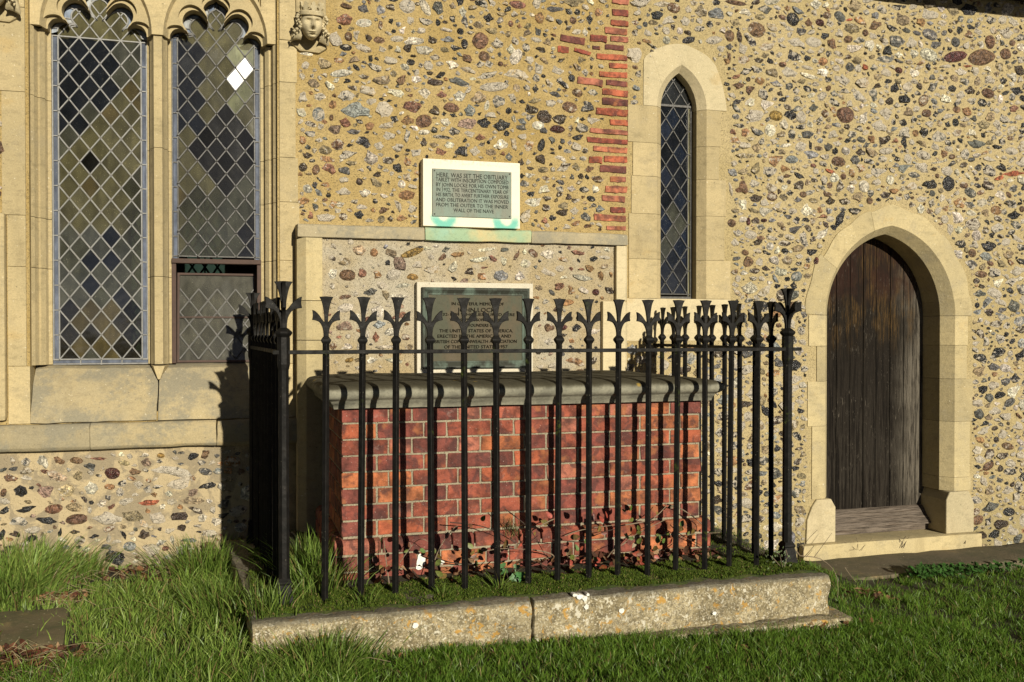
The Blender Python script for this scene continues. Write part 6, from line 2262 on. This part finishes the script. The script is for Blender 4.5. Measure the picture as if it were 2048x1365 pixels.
def stalks(name, label, cat, lines, D, mat, r=.0018, group=None):
    pts0 = at(*lines[0][0], D)
    t_ = thing(name, (pts0[0], D, pts0[1]), label, cat, group)
    for s in lines:
        pts = [Vector((at(x, y, D + .02 * math.sin(i))[0], D + .02 * math.sin(i), at(x, y, D + .02 * math.sin(i))[1])) for i, (x, y) in enumerate(s)]
        sp = spline(pts, 5)
        mb = MB(); mb.tube(sp, [r * (1 - .6 * i / len(sp)) for i in range(len(sp))], 4)
        mb.out('stem', mat, t_, fix=False)


stalks('bramble_shoot', 'pale dry bramble shoot arching over the right end of the kerb', 'bramble', [[(1600, 1112), (1640, 1118), (1668, 1142), (1676, 1175), (1674, 1200)], [(1600, 1112), (1580, 1090), (1560, 1096)], [(1690, 1135), (1700, 1150), (1712, 1165)]], 4.5, M['twig'], .0026, 'bare stems by the door')
stalks('bare_weed', 'thin leafless weed standing against the left jamb foot of the door', 'weed', [[(1605, 1112), (1612, 1085), (1635, 1060)], [(1628, 1115), (1645, 1092), (1664, 1066)], [(1606, 1100), (1598, 1080), (1588, 1070)], [(1612, 1115), (1625, 1100)]], 5.50, M['twigd'], .0026, 'bare stems by the door')
stalks('bare_weed', 'spray of fine dry stems in front of the left part of the door sill', 'weed', [[(1712, 1100), (1702, 1092), (1688, 1084)], [(1716, 1101), (1715, 1085), (1712, 1075)], [(1722, 1102), (1732, 1088), (1744, 1078)], [(1708, 1100), (1696, 1101), (1690, 1100)]], 5.585, M['twigd'], .0016, 'bare stems by the door')
stalks('bare_weed', 'small brown dead weed in front of the middle of the door sill', 'weed', [[(1803, 1096), (1806, 1082), (1812, 1072)], [(1807, 1096), (1812, 1084), (1818, 1074)], [(1803, 1085), (1798, 1078)]], 5.585, M['twigd'], .003, 'bare stems by the door')
stalks('bare_weed', 'dark thin stalk at the right end of the door sill', 'weed', [[(1930, 1088), (1932, 1078), (1936, 1068)]], 5.59, M['twigd'], .003, 'bare stems by the door')
# small green sprig at the right corner post, and pale lichen discs on the kerb front
sprig = thing('green_sprig', (2.63, 4.10, -1.16), 'small grey-green leafy sprig at the foot of the right corner post', 'weed')
mb = MB()
for s in ([(1565, 1135), (1560, 1110), (1548, 1100)], [(1568, 1138), (1575, 1112), (1572, 1100)], [(1560, 1132), (1548, 1118), (1540, 1112)]):
    mb.tube([(at(x, y, 4.08)[0], 4.08, at(x, y, 4.08)[1]) for x, y in s], .0014, 4)
mb.out('stem', M['twig'], sprig, fix=False)
for k in range(34):
    x, y = 1558 + R.gauss(0, 14), 1112 + R.gauss(0, 10)
    u, z = at(x, y, 4.08)
    s = R.uniform(.010, .018)
    put('leaf', OVAL, sprig, (u, 4.08 + R.uniform(-.02, .02), z), rot=(R.uniform(-.6, .5), R.uniform(-2, 2), R.uniform(-.7, .7)), scale=(s, s, s), color=(.09, .12, .055, 1))
lich = mat_plain('white_lichen', (.80, .79, .72), .9)


def blotch(x, y, rx, ry, D, par, seed):
    r = random.Random(seed)
    u, z = at(x, y, D)
    m = 14
    pts = []
    for k in range(m):
        a = 2 * math.pi * k / m
        q = r.uniform(.75, 1.15)
        pts.append((u + math.cos(a) * rx * q, z + math.sin(a) * ry * q))
    v, f = prism(pts, D, D + .03)
    mb = MB(); mb.add(v, f)
    mb.out('lichen_patch', lich, par)


for k, (x, y, rx, ry) in enumerate(((1160, 1194, .017, .011), (1170, 1198, .012, .013), (1150, 1191, .011, .007), (1173, 1214, .012, .012), (1244, 1222, .013, .013), (831, 1252, .013, .011), (1429, 1227, .010, .009), (1176, 1190, .008, .007))):
    blotch(x, y, rx, ry, 3.930, kerb, k)
for k, (x, y, rx, ry) in enumerate(((842, 1122, .022, .034), (838, 1135, .016, .012), (884, 1125, .014, .012))):
    blotch(x, y, rx, ry, 4.489, core, 40 + k)

# ---------------------------------------------------------------- unseen trees added behind the viewer to dim the sky light and darken the glass
def sky_dimming_tree(u, d, h, r, label):
    g0 = gz(u, d)
    t = thing('sky_dimming_tree', (u, d, g0), label, 'tree', 'unseen trees added behind the viewer')
    mb = MB()
    mb.tube([(u, d, g0 - .1), (u + .1, d, g0 + h * .3), (u - .1, d + .1, g0 + h * .75)], [.32, .24, .08], 9)
    for k in range(7):
        a = k * 2.4; z0 = g0 + h * (.25 + .07 * k)
        mb.tube([(u, d, z0), (u + math.cos(a) * r * .5, d + math.sin(a) * r * .5, z0 + h * .1), (u + math.cos(a) * r * .85, d + math.sin(a) * r * .85, z0 + h * .17)], [.11, .07, .02], 6)
    mb.out('trunk', M['timber'], t, 60)
    n = 5200
    ph = rf.uniform(0, 2 * np.pi, n); ct = rf.uniform(-1, 1, n); rr = rf.random(n) ** .4
    cl = np.array([noise.noise(Vector((math.cos(p) * 2 + u, math.sin(p) * 2, c * 3))) for p, c in zip(ph, ct)])
    st = np.sqrt(1 - ct ** 2)
    k = rr * (1 + .35 * cl)
    C = np.stack([u + r * k * st * np.cos(ph), d + r * k * st * np.sin(ph), g0 + h * .58 + h * .42 * k * ct], 1)
    A, B = rf.normal(0, 1, (n, 3)), rf.normal(0, 1, (n, 3))
    A /= np.linalg.norm(A, axis=1)[:, None]; B /= np.linalg.norm(B, axis=1)[:, None]
    s = rf.uniform(.10, .24, n)[:, None]
    V = np.stack([C - A * s, C + B * s * .6, C + A * s, C - B * s * .6], 1).reshape(-1, 3)
    T = np.arange(n * 4).reshape(-1, 4)
    col = np.repeat(np.concatenate([green(n, (.025, .05, .012), (.06, .09, .02), .02), np.ones((n, 1))], 1), 4, 0)
    np_mesh('crown', V, T, M['grass'], col, t)


sky_dimming_tree(-6.0, -8.0, 9.0, 4.2, 'broad dark tree added unseen behind the viewer, mirrored in the left window light')
sky_dimming_tree(-14.0, -10.0, 11.0, 5.0, 'tall unseen tree added at the far left behind the viewer')
sky_dimming_tree(14.5, -9.0, 10.0, 4.8, 'rounded unseen tree added on the right behind the viewer')
sky_dimming_tree(24.0, -13.0, 12.0, 6.0, 'tall unseen tree added at the far right behind the viewer')
